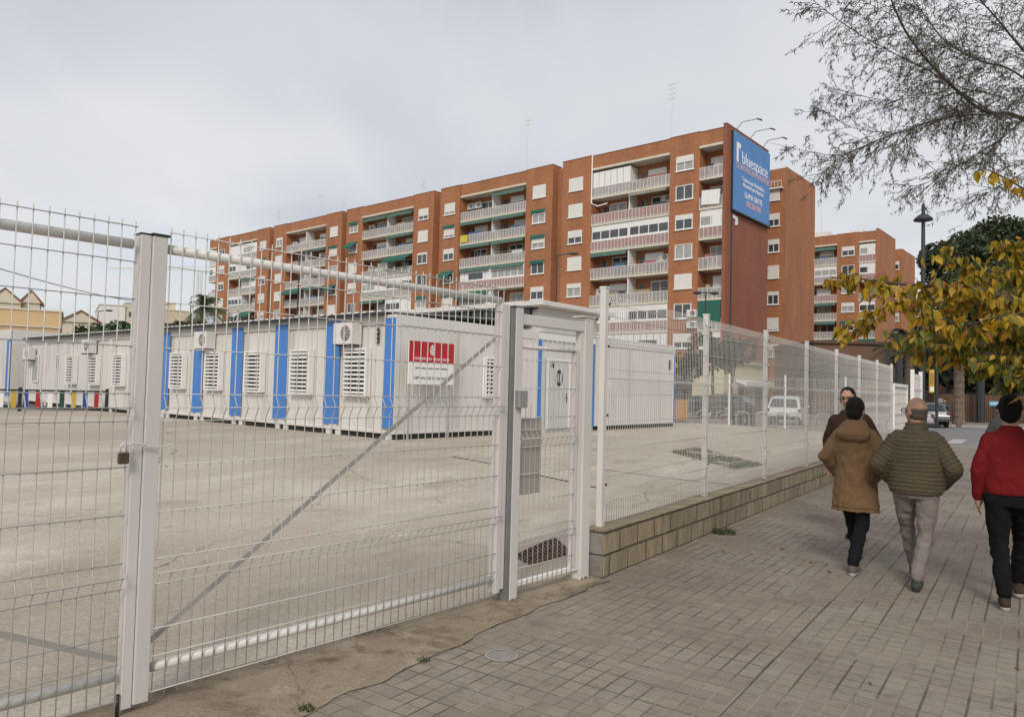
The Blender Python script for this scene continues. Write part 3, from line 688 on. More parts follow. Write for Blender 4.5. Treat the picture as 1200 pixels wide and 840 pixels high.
# drains, manhole, weeds
zc = lambda p: yard_z(*toF(p[0], p[1]))
def crack(p0, p1, seed, amp=.18, w=.006):
    a, c = Vector((p0[0], p0[1], 0)), Vector((p1[0], p1[1], 0)); n = int((c-a).length/.10)+2; d = (c-a).normalized(); s_ = Vector((-d.y, d.x, 0)); P = []
    for i in range(n+1):
        p = a.lerp(c, i/n) + s_*(amp*noise.noise(Vector((i*.09, seed, 0)))+amp*.3*noise.noise(Vector((i*.5, seed, 4)))); p.z = zc(p)+.008; P.append(p)
    mb = MB()
    for i in range(n):
        ww = w*(.25+abs(noise.noise(Vector((i*.3, seed, 9))))*1.6); mb.poly([P[i]-s_*ww, P[i+1]-s_*ww, P[i+1]+s_*ww, P[i]+s_*ww])
    tag(mb.build('yard_crack', M['crack']), kind='structure')
M['crack'] = mat('crack_dirt', (.13,.10,.07), .95, .3, 9)
crack((-.75,7.9),(.3,7.4),1.3); crack((-6.,7.2),(-1.2,9.3),4.1,.5,.005); crack((-3.6,12.5),(-.2,9.6),7.7,.4,.006); crack((-10,14),(-3.5,15.4),2.2,.4,.008); crack((-9.5,20),(-5,11),5.5,.5,.006); crack((1.7,10.6),(4.6,18),8.8,.4,.006)
crack((-3.0,6.2),(-2.3,9.8),3.1,.3,.004)
def slab_line(name, pts, w, m, z=.004, **k):
    mb = MB()
    for (a, c) in pts:
        a = Vector((a[0], a[1], zc(a)+z)); c = Vector((c[0], c[1], zc(c)+z)); d = (c-a); s = Vector((-d.y, d.x, 0)).normalized()*w/2; mb.poly([a-s, c-s, c+s, a+s])
    o = mb.build(name, m); return o
tag(slab_line('drain_channel', [((-1.1,14.4),(-.3,13.85)), ((.45,13.1),(1.5,12.2))], .07, M['joint_gap_shade']), 'narrow dark slotted drain line in the yard concrete', 'drain', None)
gr = thing('drain_grate', 'rusty iron drain grate in the yard just inside the wicket gate', 'drain', (0,0,0))
def G(px, py):
    d = rt*((px-600)/FPX) - up*((py-420)/FPX) + fw; p = None; z = .02
    for _ in range(6):
        t = (z-CAMH)/d.z; p = Vector((0,0,CAMH))+d*t; z = zc(p)
    return p
ga, gb, gc, gd_ = G(604,652), G(622,662), G(668,648), G(650,631)
mb = MB().poly([p+Vector((0,0,.006)) for p in (ga, gb, gc, gd_)]); mb.build('pit', M['dark'], gr)
mb = MB()
for k in range(13):
    t = k/12; mb.beam(ga.lerp(gd_, t)+Vector((0,0,.014)), gb.lerp(gc, t)+Vector((0,0,.014)), .022, .012)
for t in (0,.5,1): mb.beam(ga.lerp(gb, t)+Vector((0,0,.016)), gd_.lerp(gc, t)+Vector((0,0,.016)), .022, .012)
mb.build('bars', M['rust'], gr)
mh = thing('manhole_cover', 'small worn round iron cover in the grey setts by the threshold', 'cover', (-.02,4.74,0))
mb = MB(); n = 28
for k in range(n):
    a, c = 2*math.pi*k/n, 2*math.pi*(k+1)/n; mb.poly([(.105*math.cos(a),.105*math.sin(a),.005),(.105*math.cos(c),.105*math.sin(c),.005),(.092*math.cos(c),.092*math.sin(c),.005),(.092*math.cos(a),.092*math.sin(a),.005)])
mb.build('rim', M['kerb'], mh); MB().poly([(.09*math.cos(2*math.pi*k/n),.09*math.sin(2*math.pi*k/n),.003) for k in range(n)]).build('lid', M['far_pave'], mh)
def blades(mb, cx, cy, cz, rad, n, h):
    for _ in range(n):
        a = random.uniform(0, 2*math.pi); r = rad*math.sqrt(random.random()); x, y = cx+r*math.cos(a), cy+r*math.sin(a)
        hh = h*random.uniform(.4,1.1); l = Vector((random.uniform(-1,1), random.uniform(-1,1), 0))*hh*.7; w = Vector((random.uniform(-1,1), random.uniform(-1,1), 0)).normalized()*.004*max(1, hh*12)
        b = Vector((x, y, cz)); mb.poly([b-w, b+w, b+w*.5+l*.5+Vector((0,0,hh*.7)), b+l+Vector((0,0,hh))])
for k, (x, y, rad, n, h, lb) in enumerate(((-1.02,3.90,.045,70,.03,'small green tuft in the crack at the bottom of the photo'),(-.5,4.62,.04,40,.025,'tiny green tuft in the joint between threshold and setts'),(2.62,9.0,.14,260,.06,'green weed tuft at the foot of the block wall'))):
    mb = MB(); blades(mb, x, y, .002, rad, n, h); tag(mb.build('weed_tuft', M['grass']), lb, 'weed', 'weeds in the pavement')
mb = MB()
for _ in range(5200):
    u, v = random.random(), random.random(); 
    A, B_, C_, D_ = Vector((3.98,18.385,0)), Vector((5.641,20.154,0)), Vector((5.95,17.206,0)), Vector((4.9,16.0,0))
    p = A.lerp(D_, u).lerp(Vector((5.1,20.0,0)).lerp(C_, u), v)
    if noise.noise(p*1.2) < -.28: continue
    blades(mb, p.x, p.y, zc(p), .06, 1, .07)
tag(mb.build('weed_patch', M['grass']), 'flat green weed patch spreading on the yard concrete behind the street fence', 'weeds', kind='stuff')

# ------------------------------------------------------------------ blocks of flats
FP = 2.95
BAYS = [(2.8,6.05),(15.5,19.5),(20.9,24.8),(35.5,39.2),(40.5,44.4),(55.3,59.1),(60.2,64.1),(74.8,78.7),(79.9,83.7),(93,97.4)]
RECS = [(.35,2.8),(6.05,15.5),(24.8,35.5),(44.4,55.3),(64.1,74.8),(83.7,93.0),(97.4,100.0)]
rb = random.Random(11)
CLOTHS = [mat('clothes_'+n_, c_, .9, .4, 4) for n_, c_ in (('white',(.6,.6,.58)),('blue',(.08,.14,.28)),('dark',(.05,.05,.06)),('rose',(.35,.14,.14)),('sand',(.35,.28,.18)))]
M['potplant'] = mat('pot_plant', (.04,.07,.025), .8, .4, 6)
def facade_window(par, xc, z0, z1, y, w, state, awn=None):
    o = bx(xc-w/2, xc+w/2, y+.005, y+.015, z0, z1).build('window', M['pane'] if rb.random() < .55 else M['curtain'], par)
    t = .07; mb = MB().box(xc-w/2-.02, xc-w/2+t, y+.016, y+.07, z0, z1).box(xc+w/2-t, xc+w/2+.02, y+.016, y+.07, z0, z1).box(xc-.04, xc+.04, y+.016, y+.06, z0+t, z1-t)
    mb.box(xc-w/2+t, xc+w/2-t, y+.016, y+.07, z1-t, z1).box(xc-w/2+t, xc+w/2-t, y+.016, y+.07, z0, z0+t)
    mb.box(xc-w/2-.12, xc+w/2+.12, y+.003, y+.13, z0-.09, z0-.003); mb.build('frame', M['white'], o)
    if state > 0: bx(xc-w/2+.03, xc+w/2-.03, y+.071, y+.10, z1-(z1-z0)*state, z1-.01).build('shutter', M['shutter'], o)
    if awn:
        d, h = (.16, .10) if awn == 1 else (.95, .8)
        MB().prism([(xc-w/2-.1,y+.11,z1+.12),(xc-w/2-.1,y+.11+d,z1+.12-h),(xc-w/2-.1,y+.11+d,z1-.2-h),(xc-w/2-.1,y+.07+d,z1-.2-h),(xc-w/2-.1,y+.07+d,z1+.08-h),(xc-w/2-.1,y+.11,z1+.05)], (w+.2,0,0)).build('window_awning', M['green'], o)
    return o
def awning(par, x0, x1, zt, y0, d, h, m, name='awning'):
    MB().prism([(x0,y0,zt),(x0,y0+d,zt-h),(x0,y0+d,zt-h-.28),(x0,y0+d-.04,zt-h-.28),(x0,y0+d-.05,zt-h-.04),(x0,y0,zt-.06)], (x1-x0,0,0)).build(name, m, par)
def balcony(par, x0, x1, zs, code):
    """slab bottom zs; code = dict(kind per half (h: high-x = left in view), rail material, awnings)"""
    o = bx(x0, x1, -1.58, .02, zs, zs+.22).build('balcony', M['slab'], par)
    zt = zs+.22; H_ = FP-.22; rail = M[code.get('rail','rail_glass')]
    mb = MB(); n = max(2, int((x1-x0)/.42)); 
    mb.box(x0+.02, x1-.02, -.06, -.02, zt+1.0, zt+1.05).box(x0+.02, x1-.02, -.05, -.03, zt+.08, zt+.12)
    for i in range(n+1):
        x = x0+.03+(x1-x0-.06)*i/n; mb.box(x-.02, x+.02, -.055, -.015, zt, zt+1.0)
    mb.build('railing', M['rail_white'], o)
    bx(x0+.03, x1-.03, -.048, -.036, zt+.1, zt+.98).build('railing_panel', rail, o)
    xm = (x0+x1)/2; halves = [(x0, xm), (xm, x1)] if x1-x0 > 4 else [(x0, x1)]
    if len(halves) > 1: bx(xm-.07, xm+.07, -1.58, -.1, zt, zs+FP-.01).build('partition', M['whitewall'], o)
    for k, (a, c) in enumerate(halves):
        kd = code['k'][k % len(code['k'])]
        if kd == 'E':       # glazed-in balcony
            mb = MB().box(a+.08, c-.08, -.16, -.10, zt+.95, zt+1.25).box(a+.08, c-.08, -.16,-.10, zs+FP-.65, zs+FP-.01)
            nn = max(2, int((c-a)/1.0))
            for i in range(nn+1):
                x = a+.1+(c-a-.2)*i/nn; mb.box(x-.05, x+.05, -.15, -.09, zt+.0, zs+FP-.01)
            side = rb.random()
            mb.box(a+.08, a+.1+(c-a-.2)*(.0 if side < .4 else .45), -.14, -.09, zt+1.25, zs+FP-.65) if side >= .4 else None
            mb.build('enclosure', M['white'], o); bx(a+.1, c-.1, -.135, -.12, zt+1.2, zs+FP-.6).build('enclosure_glass', M['curtain'] if rb.random() < .5 else M['pane'], o)
            bx(a+.1, c-.1, -.20, -.17, zt+.0, zt+1.2).build('enclosure_skirt', M['whitewall'], o)
        elif kd == 'W':     # boarded white
            mb = MB()
            nn = int((c-a)/.9)+1
            for i in range(nn): mb.box(a+.06+(c-a-.12)*i/nn, a+.04+(c-a-.12)*(i+1)/nn-.03, -.12, -.08, zt, zs+FP-.03)
            mb.build('enclosure', M['white'], o)
            if zs < 21:
                bx(a+.25*(c-a), a+.7*(c-a), -.075, -.06, zt+1.25, zt+2.0).build('enclosure_window', M['pane'], o)
        else:
            dw = min(2.0, (c-a)*.5); xc = a+(c-a)*rb.uniform(.35, .6)
            d_ = bx(xc-dw/2, xc+dw/2, -1.57, -1.55, zt+.02, zt+2.25).build('balcony_door', M['pane'] if rb.random() < .6 else M['curtain'], o)
            # frames and blinds belong to the balcony (third level is the limit)
            mb = MB().box(xc-dw/2-.08, xc-dw/2, -1.57, -1.50, zt, zt+2.35).box(xc+dw/2, xc+dw/2+.08, -1.57, -1.50, zt, zt+2.35).box(xc-dw/2, xc+dw/2, -1.57, -1.50, zt+2.25, zt+2.35).box(xc-.04, xc+.04, -1.545, -1.50, zt, zt+2.25)
            if rb.random() < .45: mb.box(xc-dw/2, xc+dw/2, -1.5, -1.47, zt+2.25*rb.uniform(.2,.8), zt+2.25)
            mb.build('door_frame', M['white'], o)
            if rb.random() < .6:
                cl = MB(); q_ = a+.4+rb.random()*(c-a)*.4; cm = rb.choice(CLOTHS)
                for _ in range(rb.choice((2,3,4))):
                    w_ = rb.uniform(.25,.7); h_ = rb.uniform(.4,.85); cl.box(q_, q_+w_, -.30, -.27, zt+1.35-h_, zt+1.35); q_ += w_+.03
                    if q_ > c-.9: break
                cl.prism([(a+.3,-.28,zt+1.36),(c-.3,-.28,zt+1.36),(c-.3,-.28,zt+1.38),(a+.3,-.28,zt+1.38)],(0,.01,0)); cl.build('hanging_clothes', cm, o)
            if rb.random() < .4: MB().ell((c-.5,-.5,zt+.6),(.28,.28,.4),8,6).ell((c-.5,-.5,zt+.2),(.16,.16,.2),8,6).build('potted_plant', M['potplant'], o)
            if c-a > 3.5:
                x2 = c-.9; bx(x2-.3, x2+.3, -1.57, -1.55, zt+1.0, zt+2.1).build('balcony_window', M['pane'], o)
        aw = code.get('a', [0])[k % len(code.get('a', [0]))]
        if aw: 
            zt2 = zs+FP-.03
            m_ = M['green'] if aw in (2,3) else M['green2']
            if aw == 1: awning(o, a+.15, c-.15, zt2, -.05, .32, .18, m_)
            elif aw == 2: awning(o, a+.25, c-.25, zt2, -.05, 1.15, .75, m_)
            elif aw == 3: bx(a+.05, c-.05, .03, .06, zs+.9, zt2).build('awning', M['green'], o)
            elif aw == 4: 
                awning(o, a+.15, c-.15, zt2, -.05, .45, .12, mat('striped_awning',(.3,.28,.24),.8,.3,1))
    return o
def flats(root, bays, recs, codes, wins, nf, gm='brick_dark', top=27.2, base=0, xmax=100, rear=True, gable=27.45):
    mb = MB().box(.36, xmax, -10.3, -1.6, base, top-.05)
    for a, c in bays: mb.box(a, c, -1.6, 0, base, top)
    for a, c in zip(bays, bays[1:]):
        if c[0]-a[1] < 2: mb.box(a[1], c[0], -1.6, -1.1, base, top-.3)
    for a, c in recs: mb.box(a+.001, c-.001, -1.6, -.02, top-1.45, top-.06)
    mb.build('wall', M['brick'], root)
    MB().box(0, .35, -10.3, .05, base, gable).build('gable_wall', M[gm], root)
    mb = MB()
    for a, c in bays: mb.box(a-.04, c+.04, -1.64, .04, top, top+.07)
    for a, c in recs: mb.box(a+.04, c-.04, -.1, .03, top-.06, top-.01)
    mb.box(-.03,.38,-10.34,.08,gable,gable+.06); mb.build('coping', M['brick_dark'], root)
    for a, c in recs: bx(a+.01, c-.01, -1.58, .1, top-1.68, top-1.45).build('roof_slab', M['slab'], root)
    for bi, (a, c) in enumerate(bays):
        for k in range(nf):
            st, aw = wins(bi, k); z1 = 25.12-FP*k
            facade_window(root, (a+c)/2+(.1 if bi % 2 else -.05), z1-1.45, z1, 0, 1.85, st, aw)
    for ri, (a, c) in enumerate(recs):
        for k in range(nf):
            balcony(root, a+.005, c-.005, 22.35-FP*k, codes(ri, k))
codesB = {
 0: [dict(k='O'), dict(k='O'), dict(k='E', rail='rail_pink'), dict(k='O'), dict(k='O'), dict(k='O', a=[3]), dict(k='E', rail='rail_pink')],
 1: [dict(k='OW', a=[0,0]), dict(k='OO', rail='rail_pink', a=[4,0]), dict(k='EE', rail='rail_pink'), dict(k='OO', a=[0,1]), dict(k='OO'), dict(k='EE', rail='rail_pink'), dict(k='WW')],
 2: [dict(k='OO', a=[1,0]), dict(k='OO', a=[1,1]), dict(k='OO', a=[1,1]), dict(k='EW', rail='rail_pink', a=[1,1]), dict(k='OE', a=[0,2]), dict(k='EE'), dict(k='OO')],
 3: [dict(k='OO', a=[1,1]), dict(k='OO', a=[1,0]), dict(k='OO', a=[2,0]), dict(k='EE'), dict(k='EO', a=[0,1]), dict(k='OO', a=[2,2]), dict(k='EE')],
 4: [dict(k='OO'), dict(k='OO', a=[1,0]), dict(k='OO'), dict(k='OO', a=[1,2]), dict(k='OO', a=[0,0]), dict(k='EO'), dict(k='OE', a=[2,0])],
 5: [dict(k='EW'), dict(k='WE'), dict(k='EO', a=[1,0]), dict(k='OE'), dict(k='OE', a=[2,0]), dict(k='OO', a=[0,2]), dict(k='EE')],
 6: [dict(k='O'), dict(k='E'), dict(k='O'), dict(k='E'), dict(k='O'), dict(k='O'), dict(k='O')]}
winB = {(0,0):(.45,0),(0,1):(0,0),(0,2):(.35,0),(0,3):(0,0),(0,4):(1,0),(0,5):(0,0),(0,6):(.6,0),
 (1,0):(1,0),(1,1):(1,0),(1,2):(.55,0),(1,3):(1,0),(1,4):(.35,0),(1,5):(.5,0),
 (2,0):(1,0),(2,1):(.35,1),(2,2):(.6,1),(2,3):(0,1),(2,4):(.4,0),
 (3,0):(.8,0),(3,1):(.85,1),(3,2):(.45,0),(3,3):(.3,2),(4,0):(.7,0),(4,1):(1,0),(4,2):(.2,0),(4,3):(0,0),
 (5,0):(.2,1),(5,1):(.3,2),(5,2):(1,0),(5,3):(.6,0),(6,0):(1,0),(6,1):(.9,1),(6,2):(0,0),(6,3):(.2,2)}
PB = Vector((20.024, 69.5, 0))
fl = thing('block_of_flats', 'long orange brick block of flats with a blue billboard on its gable end', 'building', PB, BA)
flats(fl, BAYS, RECS, lambda r, k: codesB[r][k], lambda b, k: winB.get((b, k), (rb.choice((0,.3,.5,1,1,.8)), rb.choice((0,0,0,0,0,1)))), 7)
# ground floor and rear block
mb = MB().box(.36, 45, -1.62, .06, 0, 4.55); mb.box(-.06, .36, -10.4, .10, 0, 4.6); mb.build('ground_floor_wall', M['cream'], fl)
bx(-.35,.9,-10.5,.5,4.6,4.85).build('ledge', M['slab'], fl)
mb = MB()
for k in range(6):
    a = 3.2+k*3.3; mb.box(a, a+2.1, .065, .08, .3, 2.9)
mb.build('shop_opening', M['dark'], fl)
mb = MB().box(-.10,-.065,-9.9,-3.2,.0,2.9); mb.build('shop_front', M['darkpaint'], fl)
bx(-.14,-.105,-7.2,-4.4,.1,2.7).build('shop_panel', M['ac'], fl); MB().prism([(-.1,-9.9,3.1),(-1.2,-9.9,2.85),(-1.2,-9.9,2.45),(-.1,-9.9,2.8)],(0,7.4,0)).build('shop_canopy', M['white'], fl)
mb = MB().box(.2, 100, -25.6, -15.8, 0, 27.1); mb.box(7, 14, -15.8, -10.3, 0, 27); mb.build('rear_wing', M['brick'], fl)
MB().box(.17,.19,-25.6,-15.8,0,27.25).build('rear_gable', M['brick'], fl)
for k in range(7): facade_window(fl, 1.45, 23.55-FP*k, 25.0-FP*k, -15.8, 1.25, (1,.5,.4,1,.3,.9,.5)[k])
mb = MB().box(.5,3.2,-15.4,-15.36,25.6,25.66)
for i in range(8): mb.box(.5+.38*i,.54+.38*i,-15.4,-15.36,24.9,25.6)
mb.box(.4,3.4,-15.79,-15.3,24.75,24.9); mb.build('roof_balcony', M['rail_white'], fl)
MB().tube([(-.06,-1.2,19.1),(-.06,-1.2,4.8)], .09, 6).build('drainpipe', M['darkpaint'], fl)
MB().tube([(35.6,.07,27),(35.6,.07,4.7)],.05,6).build('drainpipe', M['brick_dark'], fl)
MB().tube([(15.45,.07,27.4),(15.45,.09,21.9),(14.6,.09,21.5),(13.4,.09,21.65)],.075,6).build('white_pipe', M['white'], fl)
# laundry and a yellow cloth
tag(MB().prism([(0,0,0),(1.9,0,.1),(1.95,0,-1.3),(.1,0,-1.45)],(0,.03,0)).build('laundry_sheet', M['white']), 'white sheet drying on the second balcony from the top beside the blue billboard', 'laundry')
s_ = bpy.data.objects['laundry_sheet']; s_.location = PB+bxv*.55+byv*.12+Vector((0,0,21.2)); s_.rotation_euler = (0,0,BA)
s_ = tag(MB().box(0,1.2,0,.03,0,.9).build('yellow_banner', mat('yellow_cloth',(.60,.50,.05),.7,.3,6)), 'small yellow cloth on a balcony rail halfway along the block of flats', 'cloth'); s_.location = PB+bxv*34.1+byv*.06+Vector((0,0,19.75)); s_.rotation_euler=(0,0,BA)
# air conditioners on balconies
spots = [(34.9,24.2,'pair hung under the roof slab of the middle balconies, left unit'),(33.6,24.2,'pair hung under the roof slab of the middle balconies, right unit'),(54.7,23.9,'hung at the left end of the top balcony of the third recess'),(7.0,21.1,'under the right end of the slab with the striped awning'),(7.2,15.0,'beside the white partition two balconies above the pink enclosed one'),(14.9,12.0,'at the left end of the fifth balcony down near the billboard'),(54.6,18.0,'at the left end of the third balcony down, third recess'),(26.0,9.2,'low on the middle recess, left of a pair'),(74.2,23.6,'under the top slab of the fourth recess'),(65.2,20.7,'beside a door on the second balcony of the fourth recess')]
for k, (s, z, lb) in enumerate(spots):
    dup(ac0, PB+bxv*s+byv*-1.5+Vector((0,0,z)), BA, 'white air conditioner ' + lb, 'air conditioners on the flats', 1.35)
for k, z in enumerate((9.0, 7.9)):
    dup(ac0, PB+bxv*3.25+byv*.03+Vector((0,0,z)), BA, ['upper','lower'][k]+' of two white air conditioners stacked beside a window low near the gable', 'air conditioners on the flats', 1.25)
# billboard on the gable (faces -x in building frame)
bb = thing('billboard', 'large blue advertising billboard with white lettering on the gable wall', 'billboard', PB+Vector((0,0,0)), BA)
bx(-.30,-.02,-9.95,-1.05,19.35,27.0).build('panel', M['billboard'], bb)
bx(-.36,-.0,-10.05,-.95,19.2,19.33).build('bottom_frame', M['darkpaint'], bb); bx(-.2,-.0,-1.04,-.95,19.34,27.05).build('side_frame', M['darkpaint'], bb)
rot = (math.pi/2, 0, -math.pi/2); bm = -5.5
text('bluespace', 1.72, M['txt_white'], bb, (-.31, -6.05, 24.75), rot, extrude=.01, sx=.98)
text('5 CENTROS EN VALENCIA', .80, M['txt_pink'], bb, (-.31, -5.55, 23.75), rot, extrude=.01, sx=.88)
text('Trasteros para Particulares,', .62, M['txt_white'], bb, (-.31, -5.7, 22.75), rot, extrude=.008, sx=.80)
text('Almacenes para Empresas', .62, M['txt_white'], bb, (-.31, -5.7, 22.2), rot, extrude=.008, sx=.80)
text('LLAMA GRATIS', .82, M['txt_white'], bb, (-.31, -5.75, 21.25), rot, extrude=.01, sx=.8)
text('900 200 900', .85, M['txt_pink'], bb, (-.31, -5.75, 20.45), rot, extrude=.01, sx=.85)
MB().poly([(-.312,-1.5,25.9),(-.312,-1.5,24.2),(-.312,-2.0,24.1),(-.312,-2.0,25.5),(-.312,-2.5,25.6),(-.312,-2.5,26.0),(-.312,-1.7,26.1)]).build('door_emblem', M['txt_white'], bb)
s_ = tag(MB().prism([(-.02,-1.3,18.95),(-.02,-2.5,18.85),(-.02,-2.5,18.1),(-.02,-2.0,18.0),(-.02,-2.0,18.5),(-.02,-1.3,18.6)],(-.08,0,0)).build('white_plate', M['white']), 'small white plate on the gable just below the blue billboard', 'plate'); s_.location=PB; s_.rotation_euler=(0,0,BA)
for k, y in enumerate((-2.2,-5.5,-8.8)):
    t = thing('billboard_lamp', ['left','middle','right'][k]+' of three lamps on thin arms above the blue billboard', 'lamp', PB+byv*y+Vector((0,0,27.4)), BA, 'lamps over the billboard')
    MB().tube([(.1,0,0),(-.5,-.1,.75),(-1.9,-.6,.9)], .035, 6).build('arm', M['darkpaint'], t); MB().prism([(-2.2,-.85,.68),(-1.8,-.85,.88),(-1.8,-.85,.95),(-2.25,-.85,.76)],(0,.45,0)).build('lamp_head', M['darkpaint'], t)
# second block of flats, further up the street
P2 = at(1029.5, 270.5, 112); z2 = P2.z; P2.z = 0
f2 = thing('block_of_flats', 'second orange brick block of flats further right, partly behind the yellow leaves', 'building', P2, BA)
codes2 = {0:[dict(k='E',rail='rail_pink'),dict(k='E',rail='rail_pink'),dict(k='O'),dict(k='E'),dict(k='O',a=[2]),dict(k='O',rail='rail_pink',a=[3]),dict(k='O')], 1:[dict(k='OE',a=[1,1]),dict(k='EE'),dict(k='OO',rail='rail_pink'),dict(k='OO',a=[1,1]),dict(k='OO',a=[1,1]),dict(k='OO',a=[3,3],rail='rail_pink'),dict(k='OO',a=[1,1])]}
flats(f2, [(2.8,6.05),(15.5,19.5)], [(.35,2.8),(6.05,15.5)], lambda r, k: codes2[r][k], lambda b, k: (.45,0,.3,.4,.3,.3,0)[k] and ((.45,0,.3,.4,.3,.3,0)[k], 1 if k == 4 else 0) or (0,0), 7, gm='brick', xmax=40)
mb = MB().box(.2,40,-25,-15.8,0,26.9); mb.box(6,12,-15.8,-10.3,0,26.9); mb.build('rear_wing', M['brick'], f2)
for k in range(6): facade_window(f2, 1.3, 23.4-FP*k, 24.8-FP*k, -15.8, 1.2, .4)
bx(3,5,-6,-3,27.2,28.2).build('roof_hut', M['whitewall'], f2)
bx(8,13,-6,-1.7,27.2,28.3).build('roof_hut', M['whitewall'], f2)
# rooftop aerials
def aerial(px, pyt, Y, h, label, forks=3):
    p = at(px, pyt, Y); b = p.copy(); b.z = p.z-h
    t = thing('tv_aerial', label, 'aerial', b, BA, 'aerials on the roofs')
    MB().tube([(0,0,0),(0,0,h)], .028, 5).build('mast', M['ac'], t)
    mb = MB()
    for i in range(forks):
        z = h-.15-.55*i; mb.tube([(-.45,0,z),(.45,0,z)], .018, 4)
        for x in (-.4,-.2,0,.2,.4): mb.tube([(x,-.2,z),(x,.2,z)], .012, 4)
    mb.build('crossbars', M['ac'], t)
aerial(619,140,92,7.5,'tall thin aerial rising above the middle of the flats roof',2)
aerial(788,97,80,8.5,'tallest lattice aerial above the flats near the billboard',4)
aerial(497,210,103,4,'small aerial above the left part of the flats roof'); aerial(376,229,118,6,'thin aerial above the far left flats roof',1); aerial(403,238,114,3,'lowest small aerial on the far flats roof'); aerial(327,246,124,4,'aerial furthest left on the flats roof')
aerial(963,236,116,5,'thin aerial on the roof of the second block of flats',1)

# ------------------------------------------------------------------ background left
def simple_building(name, label, px0, px1, pyt, Y, depth, m, cat='building', rz=None, openings=(), parapet=.12, roofm=None, gable=0):
    a = at(px0, pyt, Y); c = at(px1, pyt, Y)
    for _ in range(4): c = at(px1, pyt, Y+(c.x-a.x)*.62)
    h = a.z; w = (Vector((c.x,c.y,0))-Vector((a.x,a.y,0))).length
    t = thing(name, label, cat, (a.x, a.y, 0), math.atan2((c-a).y, (c-a).x))
    bx(0, w, 0, depth, 0, h).build('wall', m, t)
    if gable:
        MB().prism([(-.2,-.2,h),(w/2,-.2,h+gable),(w+.2,-.2,h),(w+.05,-.2,h-.15),(-.05,-.2,h-.15)],(0,.35,0)).build('gable', m, t)
        MB().prism([(-.35,-.3,h-.05),(w/2,-.3,h+gable+.12),(w/2,-.3,h+gable-.1),(-.2,-.3,h-.25)],(0,depth+.6,0)).prism([(w+.35,-.3,h-.05),(w/2,-.3,h+gable+.12),(w/2,-.3,h+gable-.1),(w+.2,-.3,h-.25)],(0,depth+.6,0)).build('roof', M['tile'], t)
        MB().prism([(0,0,h-.1),(w/2,0,h+gable-.15),(w,0,h-.1)],(0,depth,0)).build('attic_wall', m, t)
    elif parapet: bx(-.1, w+.1, -.1, depth, h, h+parapet).build('cornice', roofm or M['slab'], t)
    for (x0,x1,z0,z1) in openings:
        o = bx(x0*w, x1*w, -.03, .0, z0*h, z1*h).build('window', M['pane'], t); bx(x0*w-.12, x1*w+.12, -.025, -.001, z1*h, z1*h+.12).build('frame', M['slab'], o)
    return t, w, h
simple_building('warehouse','ochre flat roofed building behind the far left cabins',-60,73,357.5,60,10,M['ochre'])
t_, w_, h_ = simple_building('lower_annex','ochre annex in front of the flat roofed building at the left edge',-60,70,378,58,3,M['ochre'],openings=[(.80,.92,.55,.85)])
simple_building('gabled_house','cream house with brown tiled gable roof behind the ochre building, right one',26,47,353,90,5,M['cream2'],gable=1.4)
simple_building('gabled_house','cream house with brown tiled gable roof at the left edge of the photo',-14,25,352,88,5,M['cream2'],gable=1.6,openings=[(.3,.42,.8,.9)])
simple_building('gabled_house','pale house with low broad gable between ochre and white buildings',73,116,375,85,5,M['cream2'],gable=1.2)
mb = MB()
simple_building('white_building','plain white building with thin roof seen left of the broad gate stile',117,147,357,110,16,M['whitewall'])
simple_building('stepped_flats','beige low flats with dark window bands left of the palm',147,158,355,112,16,M['cream2'],openings=[(.1,.9,.70,.76),(.4,.9,.84,.90)])
simple_building('beige_flats','beige stepped flats between the broad gate stile and the palm',187,222,363,120,16,M['cream'],openings=[(.05,.95,.60,.66),(.05,.6,.78,.84)])
simple_building('distant_house','low pale house just left of the long brick flats',205,243,372,125,16,M['cream2'],openings=[(.2,.35,.7,.82),(.6,.75,.7,.82)])
simple_building('roof_storey','small pale roof storey above the beige flats',190,206,355,124,8,M['cream2'])
# crane
cr = thing('tower_crane','faint pale tower crane far behind the left buildings','crane', Vector((at(233,350,300).x,300,0)), 0)
ztop = at(233,317,300).z; jl = at(233,312,300).x-at(126,312,300).x
mb = MB()
for x in (-.7,.7):
    for y in (-.7,.7): mb.tube([(x,y,0),(x,y,ztop)], .14, 4)
for i in range(int(ztop/1.8)): mb.tube([(-.7,-.7,i*1.8),(.7,-.7,i*1.8+1.8)], .08, 4); 
mb.build('mast', M['slab'], cr); mb = MB()
mb.tube([(-jl,0,ztop),(9,0,ztop)], .16, 4).tube([(-jl,0,ztop),(-1,0,ztop+1.6),(9,0,ztop+.6)], .12, 4)
for i in range(18): mb.tube([(-jl*i/18,0,ztop),(-jl*(i+.5)/18,0,ztop+1.5*(1-i/18)+.1)], .07, 4)
mb.box(6,9,-.8,.8,ztop-2,ztop); mb.build('jib', M['slab'], cr)
# overhead cable
a, c = at(-40,303,45), at(700,480,60)
a = at(-60,297,40); c = at(200,358,78)
tag(MB().tube([a.lerp(c, i/20)-Vector((0,0,.5*math.sin(math.pi*i/20))) for i in range(21)], .03, 5).build('overhead_cable', M['darkpaint']), 'thin dark overhead cable sloping down behind the left gate leaf', 'cable')
fl_ = G(708,550), G(905,572)
mb = MB(); k_ = 14
for i in range(k_):
    p, q = fl_[0].lerp(fl_[1], i/k_), fl_[0].lerp(fl_[1], (i+1)/k_); p.z = zc(p)+.012; q.z = zc(q)+.012; s_ = Vector((.03,.03,0)); mb.poly([p-s_, q-s_, q+s_, p+s_])
tag(mb.build('yard_line', M['marking']), kind='structure')

